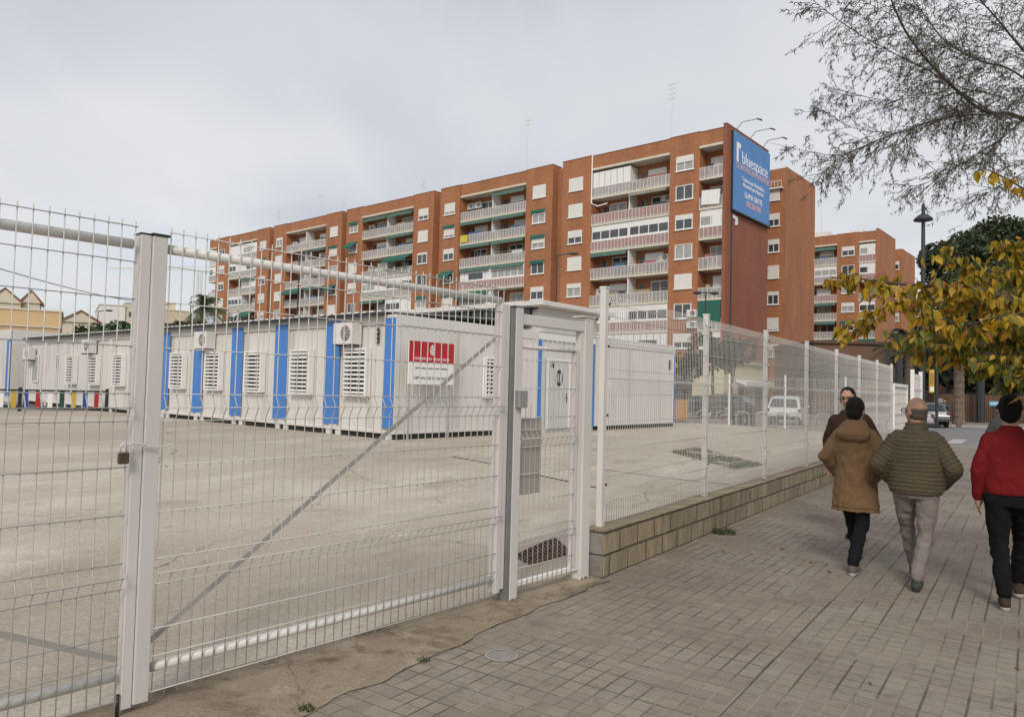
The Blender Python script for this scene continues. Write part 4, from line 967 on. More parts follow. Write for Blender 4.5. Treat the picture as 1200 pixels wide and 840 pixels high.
# ------------------------------------------------------------------ lamps, poles
def street_lamp(px, pyt, Y, label, kind=0, r=.06, base_z=0):
    p = at(px, pyt, Y); t = thing('street_lamp', label, 'street lamp', (p.x, p.y, base_z), 0, 'street lamps'); h = p.z-base_z
    MB().tube([(0,0,0),(0,0,h*.12),(0,0,h*.13),(0,0,h)], [r*1.7,r*1.6,r,r*.7], 10).build('pole', M['darkpaint'], t, smooth=False)
    if kind == 0:
        MB().tube([(0,0,h),(.9,-.1,h+.12)], .04, 6).build('arm', M['darkpaint'], t); MB().ell((1.1,-.12,h+.10), (.36,.16,.09)).build('lamp_head', M['darkpaint'], t, smooth=True)
    elif kind == 1:
        MB().loft([(0,0,h-.62,.36,.36),(0,0,h-.56,.36,.36),(0,0,h-.42,.22,.22),(0,0,h-.34,.08,.08),(0,0,h-.30,.05,.05)], 18).build('lamp_shade', M['darkpaint'], t, smooth=True)
        MB().ell((0,0,h),(.07,.07,.07)).tube([(-.3,0,h-.3),(0,0,h-.1),(.3,0,h-.3)], .015, 5).build('finial', M['darkpaint'], t, smooth=True)
    else:
        MB().tube([(-.4,0,h),(.4,0,h)], .035, 6).build('arm', M['darkpaint'], t); MB().ell((-.5,0,h-.02),(.25,.14,.1)).build('lamp_head', M['darkpaint'], t, smooth=True); MB().ell((.5,0,h-.02),(.25,.14,.1)).build('lamp_head', M['darkpaint'], t, smooth=True)
    return t
street_lamp(653,299,50,'grey street lamp with one flat head in front of the brick flats',0,.06)
street_lamp(827,343,42,'dark twin headed street lamp in front of the gable of the flats',2,.05)
street_lamp(1082,241,30,'tall dark lamp post with domed shade above the yellow leaves',1,.10)
street_lamp(115,365,70,'distant lamp before the white building left of the gate stile',0,.05); street_lamp(224,348,72,'distant lamp beside the palm left of the brick flats',0,.05); street_lamp(351,296,60,'thin dark lamp post before the left part of the brick flats',0,.07)
def post(name, label, px, pyt, Y, r, cat='post', m='darkpaint'):
    p = at(px, pyt, Y); o = MB().tube([(0,0,0),(0,0,p.z)], r, 8).build(name, M[m]); o.location = (p.x, p.y, 0); return tag(o, label, cat, 'dark posts by the road')
post('dark_post','thin black post before the brown building, left one',1040,410,44,.10); post('dark_post','thick dark post left of the tall lamp before the brown building',1054,392,44,.2)
post('dark_post','thin black post right of the tall domed lamp',1098,380,42,.08); post('dark_post','black post left of the white fence posts over the brown building',987,415,48,.08)
post('dark_post','grey post behind the iron fence on the right',1149,400,50,.25)

# brown building and iron fence across the road
bc, bd_ = at(955,402,66), at(1215,410,66)
t = thing('brown_building','long low brown building across the road behind the white fence','building',(bc.x,bc.y,0),0)
bx(0,46,0,10,0,bc.z).build('wall', M['terracotta'], t); bx(-.2,46.2,-.2,10,bc.z,bc.z+.25).build('cornice', mat('brown_trim',(.12,.075,.05),.8,.1,1), t)
mb = MB()
for k in range(7): mb.box(14+k*3.6,16.2+k*3.6,-.05,-.005,.4,3.0)
mb.build('opening', M['dark'], t)
ia = at(1088,496,51)
t = thing('iron_railing','tall black iron railing with thin bars across the road','fence',(ia.x,50,.1),0)
mb = MB()
for k in range(150): mb.box(k*.13,k*.13+.025,-.012,.012,0,2.1)
mb.build('bars', M['black'], t); mb = MB().box(0,19.5,-.03,-.013,.15,.22).box(0,19.5,-.03,-.013,1.9,1.97); mb.build('rails', M['black'], t)
t = tag(MB().box(0,20,0,.2,0,1.9).build('board_fence', mat('brown_boards',(.16,.085,.05),.8,.3,2,stretch=(6,1,.3))), 'brown board fence standing behind the black iron railing', 'fence'); t.location=(ia.x+.5,51.2,.1)
# small signs across the road
def flat_sign(name, label, px0, px1, py0, py1, Y, m, th=.05, pole=True, parts=()):
    a, c = at(px0, py0, Y), at(px1, py1, Y); t = thing(name, label, 'sign', (a.x, a.y, 0), 0)
    bx(0, c.x-a.x, -th, 0, c.z, a.z).build('panel', m, t)
    if pole: MB().tube([((c.x-a.x)/2,.03,0),((c.x-a.x)/2,.03,a.z)], .04, 6).build('pole', M['darkpaint'], t)
    for (u0,u1,v0,v1,mm) in parts:
        w = c.x-a.x; h = a.z-c.z; bx(u0*w,u1*w,-th-.01,-th-.001,c.z+v0*h,c.z+v1*h).build('marking', mm, t)
    return t
ymat = mat('banner_yellow',(.52,.34,.04),.6,.1)
flat_sign('hanging_banner','narrow yellow banner with dark picture hanging from the lamp post',1088.5,1094,433,460,30,ymat,parts=((.15,.85,.35,.85,mat('banner_picture',(.35,.17,.05),.6,.4,9)),(.1,.9,.05,.25,M['whitewall'])),pole=False)
flat_sign('blue_sign','light blue rectangular sign over the railing left of the red sweater',1159,1169.5,470,475.5,46,mat('light_blue_sign',(.15,.42,.62),.5,.05),parts=((.1,.9,.4,.6,M['whitewall']),))
flat_sign('white_sign','small white notice on the board fence right of the yellow banner',1099,1105,467,471,49,M['whitewall'],parts=((.1,.9,.4,.6,M['txt_black']),))

# ------------------------------------------------------------------ cars
def car(label, loc, rz, paint, suv=True, group='parked cars'):
    t = thing('parked_car', label, 'car', loc, rz, group)
    H_ = 1.6 if suv else 1.42; L_ = 4.4; W = 1.8                   # x right, y forward
    prof = [(-2.2,.35),(-2.22,.75),(-2.12,1.02),(-1.75,H_-.12),(-1.2,H_),(.3,H_-.02),(.75,H_-.18),(1.25,1.0),(2.0,.86),(2.2,.62),(2.18,.32)] if suv else [(-2.2,.32),(-2.24,.7),(-2.1,.95),(-1.6,.99),(-1.0,H_-.06),(-.5,H_),(.4,H_-.03),(.8,H_-.14),(1.3,.95),(2.0,.82),(2.2,.6),(2.18,.3)]
    mb = MB(); xs = [(-.90,.0),(-.86,.03),(-.70,.06),(0,.07),(.70,.06),(.86,.03),(.90,0)]
    n = len(prof)
    for x, d in xs:
        for y, z in prof:
            k = max(0, (z-.85)/.75); xx = x*(1-.20*k) ; mb.v.append((xx, y*(1-.02*abs(x)), z + (d if z > 1.2 else d*.3) - (.04 if z > .5 else 0)))
    for i in range(len(xs)-1):
        for j in range(n): j2 = (j+1) % n; mb.f.append((i*n+j, (i+1)*n+j, (i+1)*n+j2, i*n+j2))
    mb.f.append(tuple(range(n))); mb.f.append(tuple((len(xs)-1)*n+j for j in range(n))[::-1])
    b = mb.build('body', paint, t, smooth=False, bevel=.05)
    y0, z0, y1, z1 = (-2.155,1.06,-1.83,H_-.14) if suv else (-1.62,1.02,-1.06,H_-.09)
    MB().poly([(-.72,y0-.03,z0),(.72,y0-.03,z0),(.62,y1-.05,z1),(-.62,y1-.05,z1)]).build('rear_window', M['pane'], t)
    MB().poly([(-.70,1.28,1.02),(.70,1.28,1.02),(.60,.85,H_-.16),(-.60,.85,H_-.16)][::-1]).build('windscreen', M['pane'], t)
    for s in (-1,1):
        MB().poly([(s*.90,-1.75,1.0),(s*.90,1.05,1.0),(s*.775,.62,H_-.17),(s*.775,-1.3,H_-.14)]).build('side_window', M['pane'], t)
        MB().box(min(s*.89,s*.74),max(s*.89,s*.74),-2.25,-2.16,.80,.93).build('tail_light', mat('tail_light_red',(.20,.02,.02),.3), t, bevel=.02)
        MB().box(min(s*.88,s*.58),max(s*.88,s*.58),2.12,2.22,.62,.76).build('headlight', M['ac'], t, bevel=.02)
        MB().ell((s*.98,.75,1.02),(.10,.06,.07)).build('wing_mirror', paint, t, smooth=True)
        for y in (-1.35,1.35):
            w = MB().tube([(s*.72,y,.33),(s*.90,y,.33)], .33, 22).build('wheel', M['rubber'], t); MB().tube([(s*.89,y,.33),(s*.915,y,.33)], .20, 16).build('rim', M['ac'], w)
    bx(-.26,.26,-2.29,-2.25,.60,.72).build('number_plate', M['whitewall'], t); bx(-.85,.85,-2.30,-2.2,.34,.52).build('rear_bumper', M['darkpaint'], t, bevel=.03)
    return t
whitep = mat('white_car_paint',(.72,.72,.72),.25,.02); silverp = mat('silver_car_paint',(.28,.29,.30),.3,.03,metal=.5); darkp = mat('dark_car_paint',(.035,.04,.055),.25,.03); greyp = mat('grey_car_paint',(.42,.42,.42),.3,.03)
def pxy(px, Y): v = at(px, 460, Y); return (v.x, v.y, 0)
car('white suv parked behind the yard, seen from the rear through the street fence', pxy(924,42), R(-27), whitep)
car('silver saloon parked at the kerb beyond the far gate', pxy(1088,45), R(-24), silverp, False)
car('grey car behind the back fence right of the brown coated man', pxy(1034,37), R(20), greyp, False)
car('dark car parked beside the right end of the cabins', pxy(812,50), R(58), darkp, False); car('dark blue car behind the wheeled bins', pxy(843,54), R(52), darkp)
wb = thing('wheeled_bin','dark green wheeled bin behind the back fence, left of the pair','bin', pxy(866,37), R(-10), 'wheeled bins')
MB().loft([(0,0,.12,.24,.27),(0,0,.95,.30,.34),(0,0,1.0,.31,.36)], 4).build('bin_body', mat('bin_green',(.03,.045,.04),.5,.1), wb); MB().prism([(-.26,-.3,1.0),(.26,-.3,1.0),(.26,.3,1.1),(-.26,.3,1.1)],(0,0,.05)).build('lid', M['darkpaint'], wb); MB().tube([(-.3,.25,.12),(.3,.25,.12)], .1, 10).build('wheel', M['rubber'], wb)
dup(wb, pxy(880,37.4), R(8), 'dark green wheeled bin behind the back fence, right of the pair')
ym = thing('yellow_bin','small ochre street bin by the right end of the cabins','bin', pxy(796,42), 0); MB().box(-.45,.45,-.4,.4,.1,1.3).build('bin_body', mat('ochre_bin',(.42,.20,.04),.6,.1), ym, bevel=.04); bx(-.5,.5,-.45,.45,1.301,1.4).build('lid', M['darkpaint'], ym)
# low hedge of bikes and railings reads as a rail
t = thing('cycle_rack','grey metal hoop rack behind the back fence','rack', pxy(905,34.5), R(3)); mb = MB()
for k in range(8):
    x = -3.6+k*.95; mb.tube([(x,0,0),(x,0,.7),(x+.15,0,.85),(x+.45,0,.85),(x+.6,0,.7),(x+.6,0,0)], .03, 6)
mb.build('hoops', M['brace'], t, smooth=True)

# ------------------------------------------------------------------ trees
def leafcloud(mb, centre, rad, n, size, rnd, hollow=.35, squash=1., nz=1.3, thr=-.05, elong=1.6, droop=0):
    c = Vector(centre); k = 0; tries = 0
    while k < n and tries < n*6:
        tries += 1
        v = Vector((rnd.gauss(0,1), rnd.gauss(0,1), rnd.gauss(0,1))).normalized() * (hollow+(1-hollow)*rnd.random()**.5)
        p = c + Vector((v.x*rad[0], v.y*rad[1], v.z*rad[2]))
        if noise.noise(p*nz) + .25*noise.noise(p*nz*3) < thr: continue
        d = Vector((rnd.uniform(-1,1), rnd.uniform(-1,1), rnd.uniform(-1,1)-droop)).normalized(); s = d.cross(Vector((rnd.uniform(-1,1),rnd.uniform(-1,1),rnd.uniform(-1,1)))).normalized()
        a = size*rnd.uniform(.6,1.3); mb.poly([p-d*a*elong*.5, p+s*a*.5, p+d*a*elong*.5, p-s*a*.5]); k += 1
def broad_tree(name, label, base, h, crown, n, size, mats, rnd, trunk_r=.15, thr=-.05, group=None, lobes=7, hollow=.3, trunkm='bark'):
    t = thing(name, label, 'tree', base, 0, group)
    mb = MB(); top = Vector((rnd.uniform(-.2,.2), rnd.uniform(-.2,.2), h-crown[2]*.6)); mb.tube([(0,0,0),(top.x*.4,top.y*.4,top.z*.5),top], [trunk_r,trunk_r*.8,trunk_r*.5], 8)
    cz = h-crown[2]; lob = []
    for i in range(lobes):
        a = 2*math.pi*i/lobes+rnd.random(); e = rnd.uniform(-.5,.8); q = Vector((math.cos(a)*crown[0]*.55*math.cos(e), math.sin(a)*crown[1]*.55*math.cos(e), cz+crown[2]*.5*math.sin(e))); lob.append(q)
        mb.tube([(top.x*.4,top.y*.4,top.z*rnd.uniform(.4,.8)), (q*.5+Vector((0,0,top.z*.45))), q], [trunk_r*.4,trunk_r*.25,trunk_r*.08], 5)
    mb.build('trunk', M[trunkm], t, smooth=True); cb_ = MB()
    for q in lob + [Vector((0,0,cz+crown[2]*.3))]:
        f = rnd.uniform(.42,.62); leafcloud(cb_, q, (crown[0]*f, crown[1]*f, crown[2]*f), n//(lobes+1), size, rnd, thr=thr, hollow=hollow)
    cb_.build('crown', mats, t)
    return t
rt_ = random.Random(5)
Lpine = leaf_mat('pine_foliage',[(.02,.035,.014),(.04,.06,.02),(.075,.09,.035)], trans=.1)
Ldark = leaf_mat('dark_foliage',[(.008,.014,.008),(.02,.03,.014),(.035,.045,.02)], trans=.1)
Lgrey = leaf_mat('greyish_foliage',[(.03,.03,.025),(.06,.065,.04),(.09,.09,.055)], trans=.1)
Lmid = leaf_mat('mid_green_foliage',[(.03,.06,.02),(.05,.09,.03),(.08,.12,.04)], trans=.1)
def gp(px, Y): v = at(px, 460, Y); return (v.x, v.y, 0)
broad_tree('pine_tree','dark green pine crown behind the yellow leaves right of the lamp post',gp(1132,58),15.4,(3.4,3.4,2.8),17000,.19,Lpine,rt_,.25)
broad_tree('pine_tree','darkest pine crown at the right edge above the yellow leaves',gp(1190,60),17.2,(4.4,4.2,3.6),19000,.20,Lpine,rt_,.28)
broad_tree('pine_tree','lower pine crown half hidden between the lamp post and the right edge',gp(1165,54),12.6,(4.5,4.0,3.4),17000,.19,Lpine,rt_,.25)
for k, (px, Y, h, w) in enumerate(((1112,55,8.5,4),(1135,56,9.5,4.5),(1158,55,8.8,4),(1182,56,9.8,4.5),(1210,55,9,4.5),(1230,57,10,5))):
    broad_tree('evergreen_tree','dense dark evergreen behind the iron railing, %s' % ['leftmost of the line','second from the left','third from the left','fourth from the left','partly cut by the right edge','outermost beyond the right edge'][k], gp(px,Y), h, (w,w*.8,4.0), 4200, .34, Ldark, rt_, .2, group='evergreens behind the railing', thr=-.3)
broad_tree('street_tree','thin dark leaved tree in front of the gable of the flats',gp(857,46),5.7,(1.9,1.6,1.8),2600,.12,Lgrey,rt_,.13,thr=.02)
broad_tree('street_tree','taller sparse grey tree before the lower flats left of the gable',gp(836,52),6.6,(1.8,1.6,2.2),2600,.13,Lgrey,rt_,.13,thr=.0)
broad_tree('street_tree','small leafy tree at the right end of the cabins',gp(800,44),4.2,(1.9,1.5,1.2),1500,.15,Lgrey,rt_,.08,thr=.0)
broad_tree('street_tree','pale olive tree behind the back fence right of the gable',gp(975,52),5.0,(3.0,2.4,1.9),3600,.13,Lgrey,rt_,.13,thr=-.1)
broad_tree('round_tree','rounded green tree over the cabin roof left of the broad gate stile',gp(140,70),7.7,(4.2,3.4,2.6),3500,.3,Lmid,rt_,.2,thr=-.3)
broad_tree('round_tree','olive green bush like tree below the palm left of the brick flats',gp(210,75),8.2,(3.4,3,2.2),2500,.3,Lgrey,rt_,.2,thr=-.3)
def palm(label, px, pyt, Y, fr, tr, n=46):
    p = at(px, pyt, Y); h = p.z-fr*.4; t = thing('palm_tree', label, 'palm', (p.x, p.y, 0), 0, 'palm trees')
    mb = MB(); k = 26; mb.tube([(0,0,h*i/k) for i in range(k+1)], [tr*(1.35-.35*min(1,i/4))*(1+.10*(i%2)) for i in range(k+1)], 12); mb.build('trunk', M['palmbark'], t)
    mb = MB(); q = random.Random(px)
    for i in range(n):
        a = q.uniform(0, 2*math.pi); e = q.uniform(-.5,1.3); d = Vector((math.cos(a)*math.cos(e), math.sin(a)*math.cos(e), math.sin(e))); L_ = fr*q.uniform(.8,1.1); pts = []
        for j in range(9):
            u = j/8; pts.append(Vector((0,0,h))+d*L_*u - Vector((0,0,1))*L_*.55*u*u)
        mb.tube(pts, [.03*(1-u/9) for u in range(9)], 4)
        for j in range(1, 9):
            for m_ in range(3):
                b = pts[j-1].lerp(pts[j], m_/3); s = (pts[j]-pts[j-1]).normalized().cross(Vector((0,0,1))).normalized(); f = (pts[j]-pts[j-1]).normalized()
                for sg in (-1,1):
                    tip = b + (s*sg*.75+f*.6)*L_*.28*(1-abs(j-4)/7) - Vector((0,0,L_*.09)); mb.poly([b-f*.03*L_*.4, tip, b+f*.03*L_*.4])
    mb.build('crown', Lmid if Y > 60 else Ldark, t)
palm('palm with ragged crown beside the left end of the brick flats', 238, 347, 84, 3.2, .25)
palm('palm with knobbly pale trunk on the far pavement under the yellow leaves', 1124, 372, 45.5, 2.6, .28)
palm('dark palm before the brown building left of the tall lamp', 1066, 385, 52, 2.8, .30)
# a low hedge hides the foot of the far yard side
tag(frame_obj(bx(29.5,29.8,-.2,7,0,.25).build('low_kerb_wall', M['kerb'])), 'low pale kerb wall behind the back fence', 'wall')

# ---- feathery tree reaching in from the right (trunk stands outside the frame)
rf_ = random.Random(21)
ft = thing('feathery_tree','feathery grey green tree with long thin twigs reaching in at the top right','tree',(8.2,8.6,0))
ORG = Vector((8.2,8.6,0)); wood = MB(); green = MB()
def needle(mb, p, d, L_, w):
    s = d.cross(Vector((rf_.uniform(-1,1),rf_.uniform(-1,1),rf_.uniform(-1,1))))
    if s.length < 1e-3: return
    s.normalize(); e = p+d*L_ - Vector((0,0,L_*.15)); mb.poly([p-s*w*.3, p+d*L_*.5+s*w, e, p+d*L_*.5-s*w])
def twig(p, d, L_, lvl=0):
    n = max(4, int(L_/.07)); pts = [p]; cur = p.copy(); dd = d.normalized()
    for i in range(n):
        dd = (dd + Vector((rf_.gauss(0,.07), rf_.gauss(0,.07), rf_.gauss(0,.06)-.035))).normalized(); cur = cur+dd*L_/n; pts.append(cur.copy())
    wood.tube(pts, [(.0042 if lvl == 0 else .0022)*(1-.75*i/n) for i in range(n+1)], 3, cap=False)
    for i in range(1, n+1):
        if lvl == 0 and rf_.random() < .85:
            a = Vector((rf_.gauss(0,1), rf_.gauss(0,1), rf_.gauss(0,.7)-.25)).normalized(); twig(pts[i], (dd+a*.9), L_*rf_.uniform(.22,.42), 1)
        if lvl >= 1:
            if rf_.random() < .92:
                for _ in range(3): needle(green, pts[i], (dd+Vector((rf_.gauss(0,.6),rf_.gauss(0,.6),rf_.gauss(0,.6)-.15))).normalized(), rf_.uniform(.03,.07), .0042)
def limb(ctrl, r0_, r1_, dens, tl, start=0., sub=True):
    P = [at(*c)-ORG for c in ctrl]; pts = []
    for i in range(len(P)-1):
        a = P[max(i-1,0)]; b = P[i]; c = P[i+1]; d = P[min(i+2,len(P)-1)]
        for k in range(8):
            t = k/8; pts.append(.5*((2*b)+(c-a)*t+(2*a-5*b+4*c-d)*t*t+(3*b-a-3*c+d)*t**3))
    pts.append(P[-1]); n = len(pts)
    wood.tube(pts, [.78*(r0_+(r1_-r0_)*i/(n-1)) for i in range(n)], 7)
    for i in range(1, n):
        if i/n < start: continue
        seg = pts[i]-pts[i-1]; k = dens*1.15*seg.length; k = int(k)+(1 if rf_.random() < k-int(k) else 0)
        for _ in range(k):
            a = Vector((rf_.gauss(0,1), rf_.gauss(0,1), rf_.gauss(0,.8)-.15)).normalized()
            twig(pts[i].lerp(pts[i-1], rf_.random()), seg.normalized()*.9+a, tl*rf_.uniform(.5,1.15)*(1.1-.6*i/n))
wood.tube([(0,0,0),(-.05,0,1.2),(-.2,-.05,2.6),(-.5,-.05,3.6)], [.17,.14,.12,.09], 10)
J = (1330,205,8.6)
limb([(1370,250,8.6),J,(1200,140,8.4),(1165,133,8.3),(1140,122,8.2),(1095,80,8.0),(1062,38,7.8),(1040,-10,7.6),(1020,-50,7.5)], .042, .005, 16, .75, .25)
limb([(1165,133,8.3),(1132,112,8.2),(1090,84,8.1),(1050,64,8.0),(1010,42,7.9),(975,18,7.8),(950,-2,7.7)], .012, .003, 20, .72)
limb([(1160,134,8.3),(1110,138,8.1),(1060,153,7.9),(1020,168,7.8),(985,185,7.7),(962,205,7.6)], .012, .003, 25, .62)
limb([(1110,138,8.1),(1060,155,8.3),(1015,153,8.4),(990,146,8.4),(972,133,8.4),(952,127,8.4)], .006, .002, 14, .42, .3)
limb([(1020,168,7.8),(985,182,7.9),(950,178,8.0),(925,173,8.0),(898,166,8.0)], .006, .0015, 7, .3)
limb([J,(1200,92,9),(1150,72,8.8),(1110,50,8.7),(1085,20,8.6),(1060,-12,8.5)], .018, .004, 20, .7)
limb([J,(1200,60,8.8),(1175,30,8.7),(1150,2,8.6),(1120,-30,8.5)], .02, .006, 20, .8)
limb([J,(1215,20,8.2),(1195,-15,8.1),(1150,-50,8)], .022, .006, 18, .8)
limb([(1200,140,8.4),(1170,165,8.0),(1130,190,7.8),(1095,210,7.7),(1060,225,7.6)], .010, .003, 20, .6)
limb([J,(1230,190,7.9),(1195,205,7.7),(1165,222,7.6),(1135,240,7.5)], .010, .003, 18, .55)
limb([(1180,115,8.6),(1130,105,8.8),(1085,112,8.9),(1045,118,8.9),(1000,110,8.9),(975,100,8.9)], .008, .002, 22, .65)
limb([(1160,70,9),(1115,60,9.1),(1070,30,9.1),(1025,8,9.1),(985,-12,9.1)], .008, .002, 20, .65)
limb([J,(1420,120,9),(1480,40,9.4)], .05, .01, 10, .9); limb([J,(1400,220,9.5),(1470,250,10)], .05, .01, 8, .9)
wood.build('trunk', M['bark'], ft, smooth=True)
green.build('crown', leaf_mat('feathery_foliage',[(.035,.042,.03),(.06,.068,.048),(.10,.10,.075),(.15,.12,.09)], trans=.2), ft)
# ---- yellow leaved tree, trunk outside the frame on the right
ry = random.Random(33)
yt = thing('yellow_leaved_tree','autumn tree with large drooping yellow and green leaves reaching in at the right','tree',(6.4,6.2,0))
YO = Vector((6.4,6.2,0)); yw = MB(); yl_ = MB(); ygl = MB()
def big_leaf(mb, p, d, L_, W_):
    """ovate leaf with a pointed tip, folded along the midrib and curled"""
    d = d.normalized(); s = d.cross(Vector((ry.gauss(0,1), ry.gauss(0,1), ry.gauss(0,.4)))).normalized(); nrm = s.cross(d).normalized()
    b = len(mb.v); prof = [(0,.0),(.12,.30),(.32,.5),(.55,.44),(.78,.22),(1,.0)]; curl = ry.uniform(.05,.4); fold = ry.uniform(.05,.35)
    for u, w in prof:
        c = p + d*L_*u - nrm*L_*curl*u*u; mb.v.append(tuple(c))
        for sg in (-1,1): mb.v.append(tuple(c + s*sg*W_*w*(1-fold*.3) + nrm*W_*w*fold))
    for i in range(5):
        a = b+i*3; c = a+3
        mb.f.append((a, a+1, c+1, c)); mb.f.append((a+2, a, c, c+2))
def ybranch(ctrl, r0_, r1_, dens, spread, green_bias=0., size=.10):
    P = [at(*c)-YO for c in ctrl]; pts = []
    for i in range(len(P)-1):
        a = P[max(i-1,0)]; b = P[i]; c = P[i+1]; d = P[min(i+2,len(P)-1)]
        for k in range(6):
            t = k/6; pts.append(.5*((2*b)+(c-a)*t+(2*a-5*b+4*c-d)*t*t+(3*b-a-3*c+d)*t**3))
    pts.append(P[-1]); n = len(pts); yw.tube(pts, [r0_+(r1_-r0_)*i/(n-1) for i in range(n)], 6)
    for i in range(1, n):
        seg = pts[i]-pts[i-1]; k = dens*1.75*seg.length; k = int(k)+(1 if ry.random() < k-int(k) else 0)
        for _ in range(k):
            o = pts[i].lerp(pts[i-1], ry.random()); dr_ = Vector((ry.gauss(0,1), ry.gauss(0,1), ry.gauss(0,.6))).normalized(); q = o+dr_*spread*ry.uniform(.15,1.) - Vector((0,0,spread*.25*ry.random()))
            yw.tube([o, o.lerp(q,.5)+Vector((0,0,.02)), q], [.0035,.0028,.0016], 3, cap=False)
            for _ in range(ry.choice((3,4,5,5))):
                d = Vector((ry.gauss(0,.45), ry.gauss(0,.45), -1+ry.gauss(0,.35))); pp_ = q.lerp(o, ry.random()*.5)+Vector((ry.gauss(0,.02),ry.gauss(0,.02),0))
                L_ = size*.9*ry.uniform(.55,1.25); big_leaf(ygl if ry.random() < green_bias*1.15 else yl_, pp_, d, L_, L_*ry.uniform(.36,.62))
yw.tube([(0,0,0),(-.05,.05,1.4),(-.3,0,2.2)], [.16,.12,.08], 10)
Yt = (1420,480,6.2)
ybranch([Yt,(1300,420,6.0),(1210,365,5.8),(1140,338,5.7),(1080,335,5.6),(1030,330,5.6),(1000,326,5.6),(975,326,5.6)], .022, .003, 34, .15, .08, .105)
ybranch([(1180,350,5.8),(1120,350,5.9),(1070,352,6.0),(1040,360,6.0),(1010,378,6.0),(985,392,6.0)], .008, .003, 32, .15, .15, .10)
ybranch([(1210,365,5.8),(1180,345,6.2),(1150,322,6.4),(1125,300,6.5),(1112,288,6.5)], .008, .003, 45, .22, .25, .10)
ybranch([Yt,(1290,350,6.2),(1230,315,6.2),(1190,290,6.3),(1160,285,6.4)], .012, .003, 50, .24, .15, .10)
ybranch([(1290,350,6.2),(1260,290,6.0),(1235,250,6.0),(1205,225,5.9),(1170,205,5.9),(1150,196,5.9)], .015, .003, 9, .12, .0, .095)
ybranch([Yt,(1300,400,6.6),(1230,385,6.8),(1160,378,7.0),(1100,385,7.1),(1060,398,7.1)], .012, .003, 62, .3, .45, .11)
ybranch([Yt,(1290,440,5.9),(1220,425,6.0),(1160,415,6.2),(1110,408,6.3),(1085,412,6.3)], .012, .003, 55, .2, .35, .105)
ybranch([Yt,(1270,460,5.6),(1220,445,5.8),(1175,430,6.0),(1140,425,6.1)], .012, .003, 60, .22, .6, .11)
ybranch([Yt,(1280,380,6.8),(1200,350,7.0),(1150,345,7.1),(1100,350,7.2)], .012, .003, 65, .3, .5, .11)
ybranch([Yt,(1260,330,6.8),(1200,320,7.0),(1160,318,7.1)], .012, .003, 65, .3, .5, .11)
ybranch([Yt,(1250,400,6.9),(1195,395,7.1),(1150,400,7.2)], .012, .003, 65, .3, .6, .11)
ybranch([(1210,365,5.3),(1170,372,5.3),(1130,380,5.4),(1100,372,5.5),(1075,362,5.5)], .007, .003, 30, .16, .2, .105)
ybranch([Yt,(1500,400,6.2),(1560,330,6.4)], .03, .006, 26, .4, .3, .11); ybranch([Yt,(1480,520,6.6),(1540,480,7.0)], .03, .006, 20, .4, .4, .11)
yw.build('trunk', M['bark'], yt, smooth=True)
yl_.build('crown', leaf_mat('yellow_leaves',[(.54,.33,.012),(.38,.27,.016),(.50,.25,.012),(.24,.21,.022),(.30,.12,.015),(.58,.40,.02),(.34,.26,.018),(.46,.29,.012)], rough=.5, trans=.35), yt)
ygl.build('inner_leaves', leaf_mat('olive_leaves',[(.05,.075,.012),(.14,.155,.018),(.09,.11,.015),(.20,.17,.018)], rough=.5, trans=.3), yt)

lf = MB()
big_leaf(lf, Vector((0,0,.004)), Vector((1,.1,.12)), .07, .038)
lf0 = tag(lf.build('fallen_leaf', leaf_mat('dry_leaf',[(.16,.09,.03),(.22,.14,.04)], trans=.1)), 'small dry brown leaf lying on the grey setts', 'leaf', 'fallen leaves on the pavement')
q_ = random.Random(4)
for k in range(22):
    o_ = lf0 if k == 0 else lf0.copy()
    if k: col.objects.link(o_)
    o_.location = F(q_.uniform(-1.5, 9), q_.uniform(-3.4, -.3), .002); o_.rotation_euler = (q_.uniform(-.2,.2), 0, q_.uniform(0, 6.3)); o_.scale = (q_.uniform(.4,.9),)*3
# ------------------------------------------------------------------ people
def fuse(name, mb, m, parent, voxel=.012, smooth=4, disp=None):
    me = bpy.data.meshes.new('tmp'); me.from_pydata(mb.v, [], mb.f); me.update()
    o = bpy.data.objects.new('tmp', me); col.objects.link(o)
    md = o.modifiers.new('r', 'REMESH'); md.mode = 'VOXEL'; md.voxel_size = voxel
    s = o.modifiers.new('s', 'SMOOTH'); s.factor = .5; s.iterations = smooth
    dg = bpy.context.evaluated_depsgraph_get(); dg.update(); me2 = bpy.data.meshes.new_from_object(o.evaluated_get(dg)); bpy.data.objects.remove(o)
    if disp:
        nn = [v.normal.copy() for v in me2.vertices]
        for v, n_ in zip(me2.vertices, nn): v.co += n_*disp(v.co)
    me2.materials.clear(); me2.materials.append(m); me2.name = name
    me2.polygons.foreach_set('use_smooth', [True]*len(me2.polygons)); me2.update()
    o2 = bpy.data.objects.new(name, me2); col.objects.link(o2); o2.parent = parent
    return o2
def segd(p, a, b):
    ab = b-a; t = max(0, min(1, (p-a).dot(ab)/ab.length_squared)); return (p-(a+ab*t)).length, t*ab.length
skin = mat('skin', (.42,.23,.155), .5, .08, 8); hair_dark = mat('dark_hair', (.012,.010,.009), .7, .4, 60, bump=.5, bscale=150, spec=.12); hair_grey = mat('grey_hair', (.085,.068,.058), .75, .4, 50, bump=.4, bscale=140)
def V3(*a): return Vector(a)
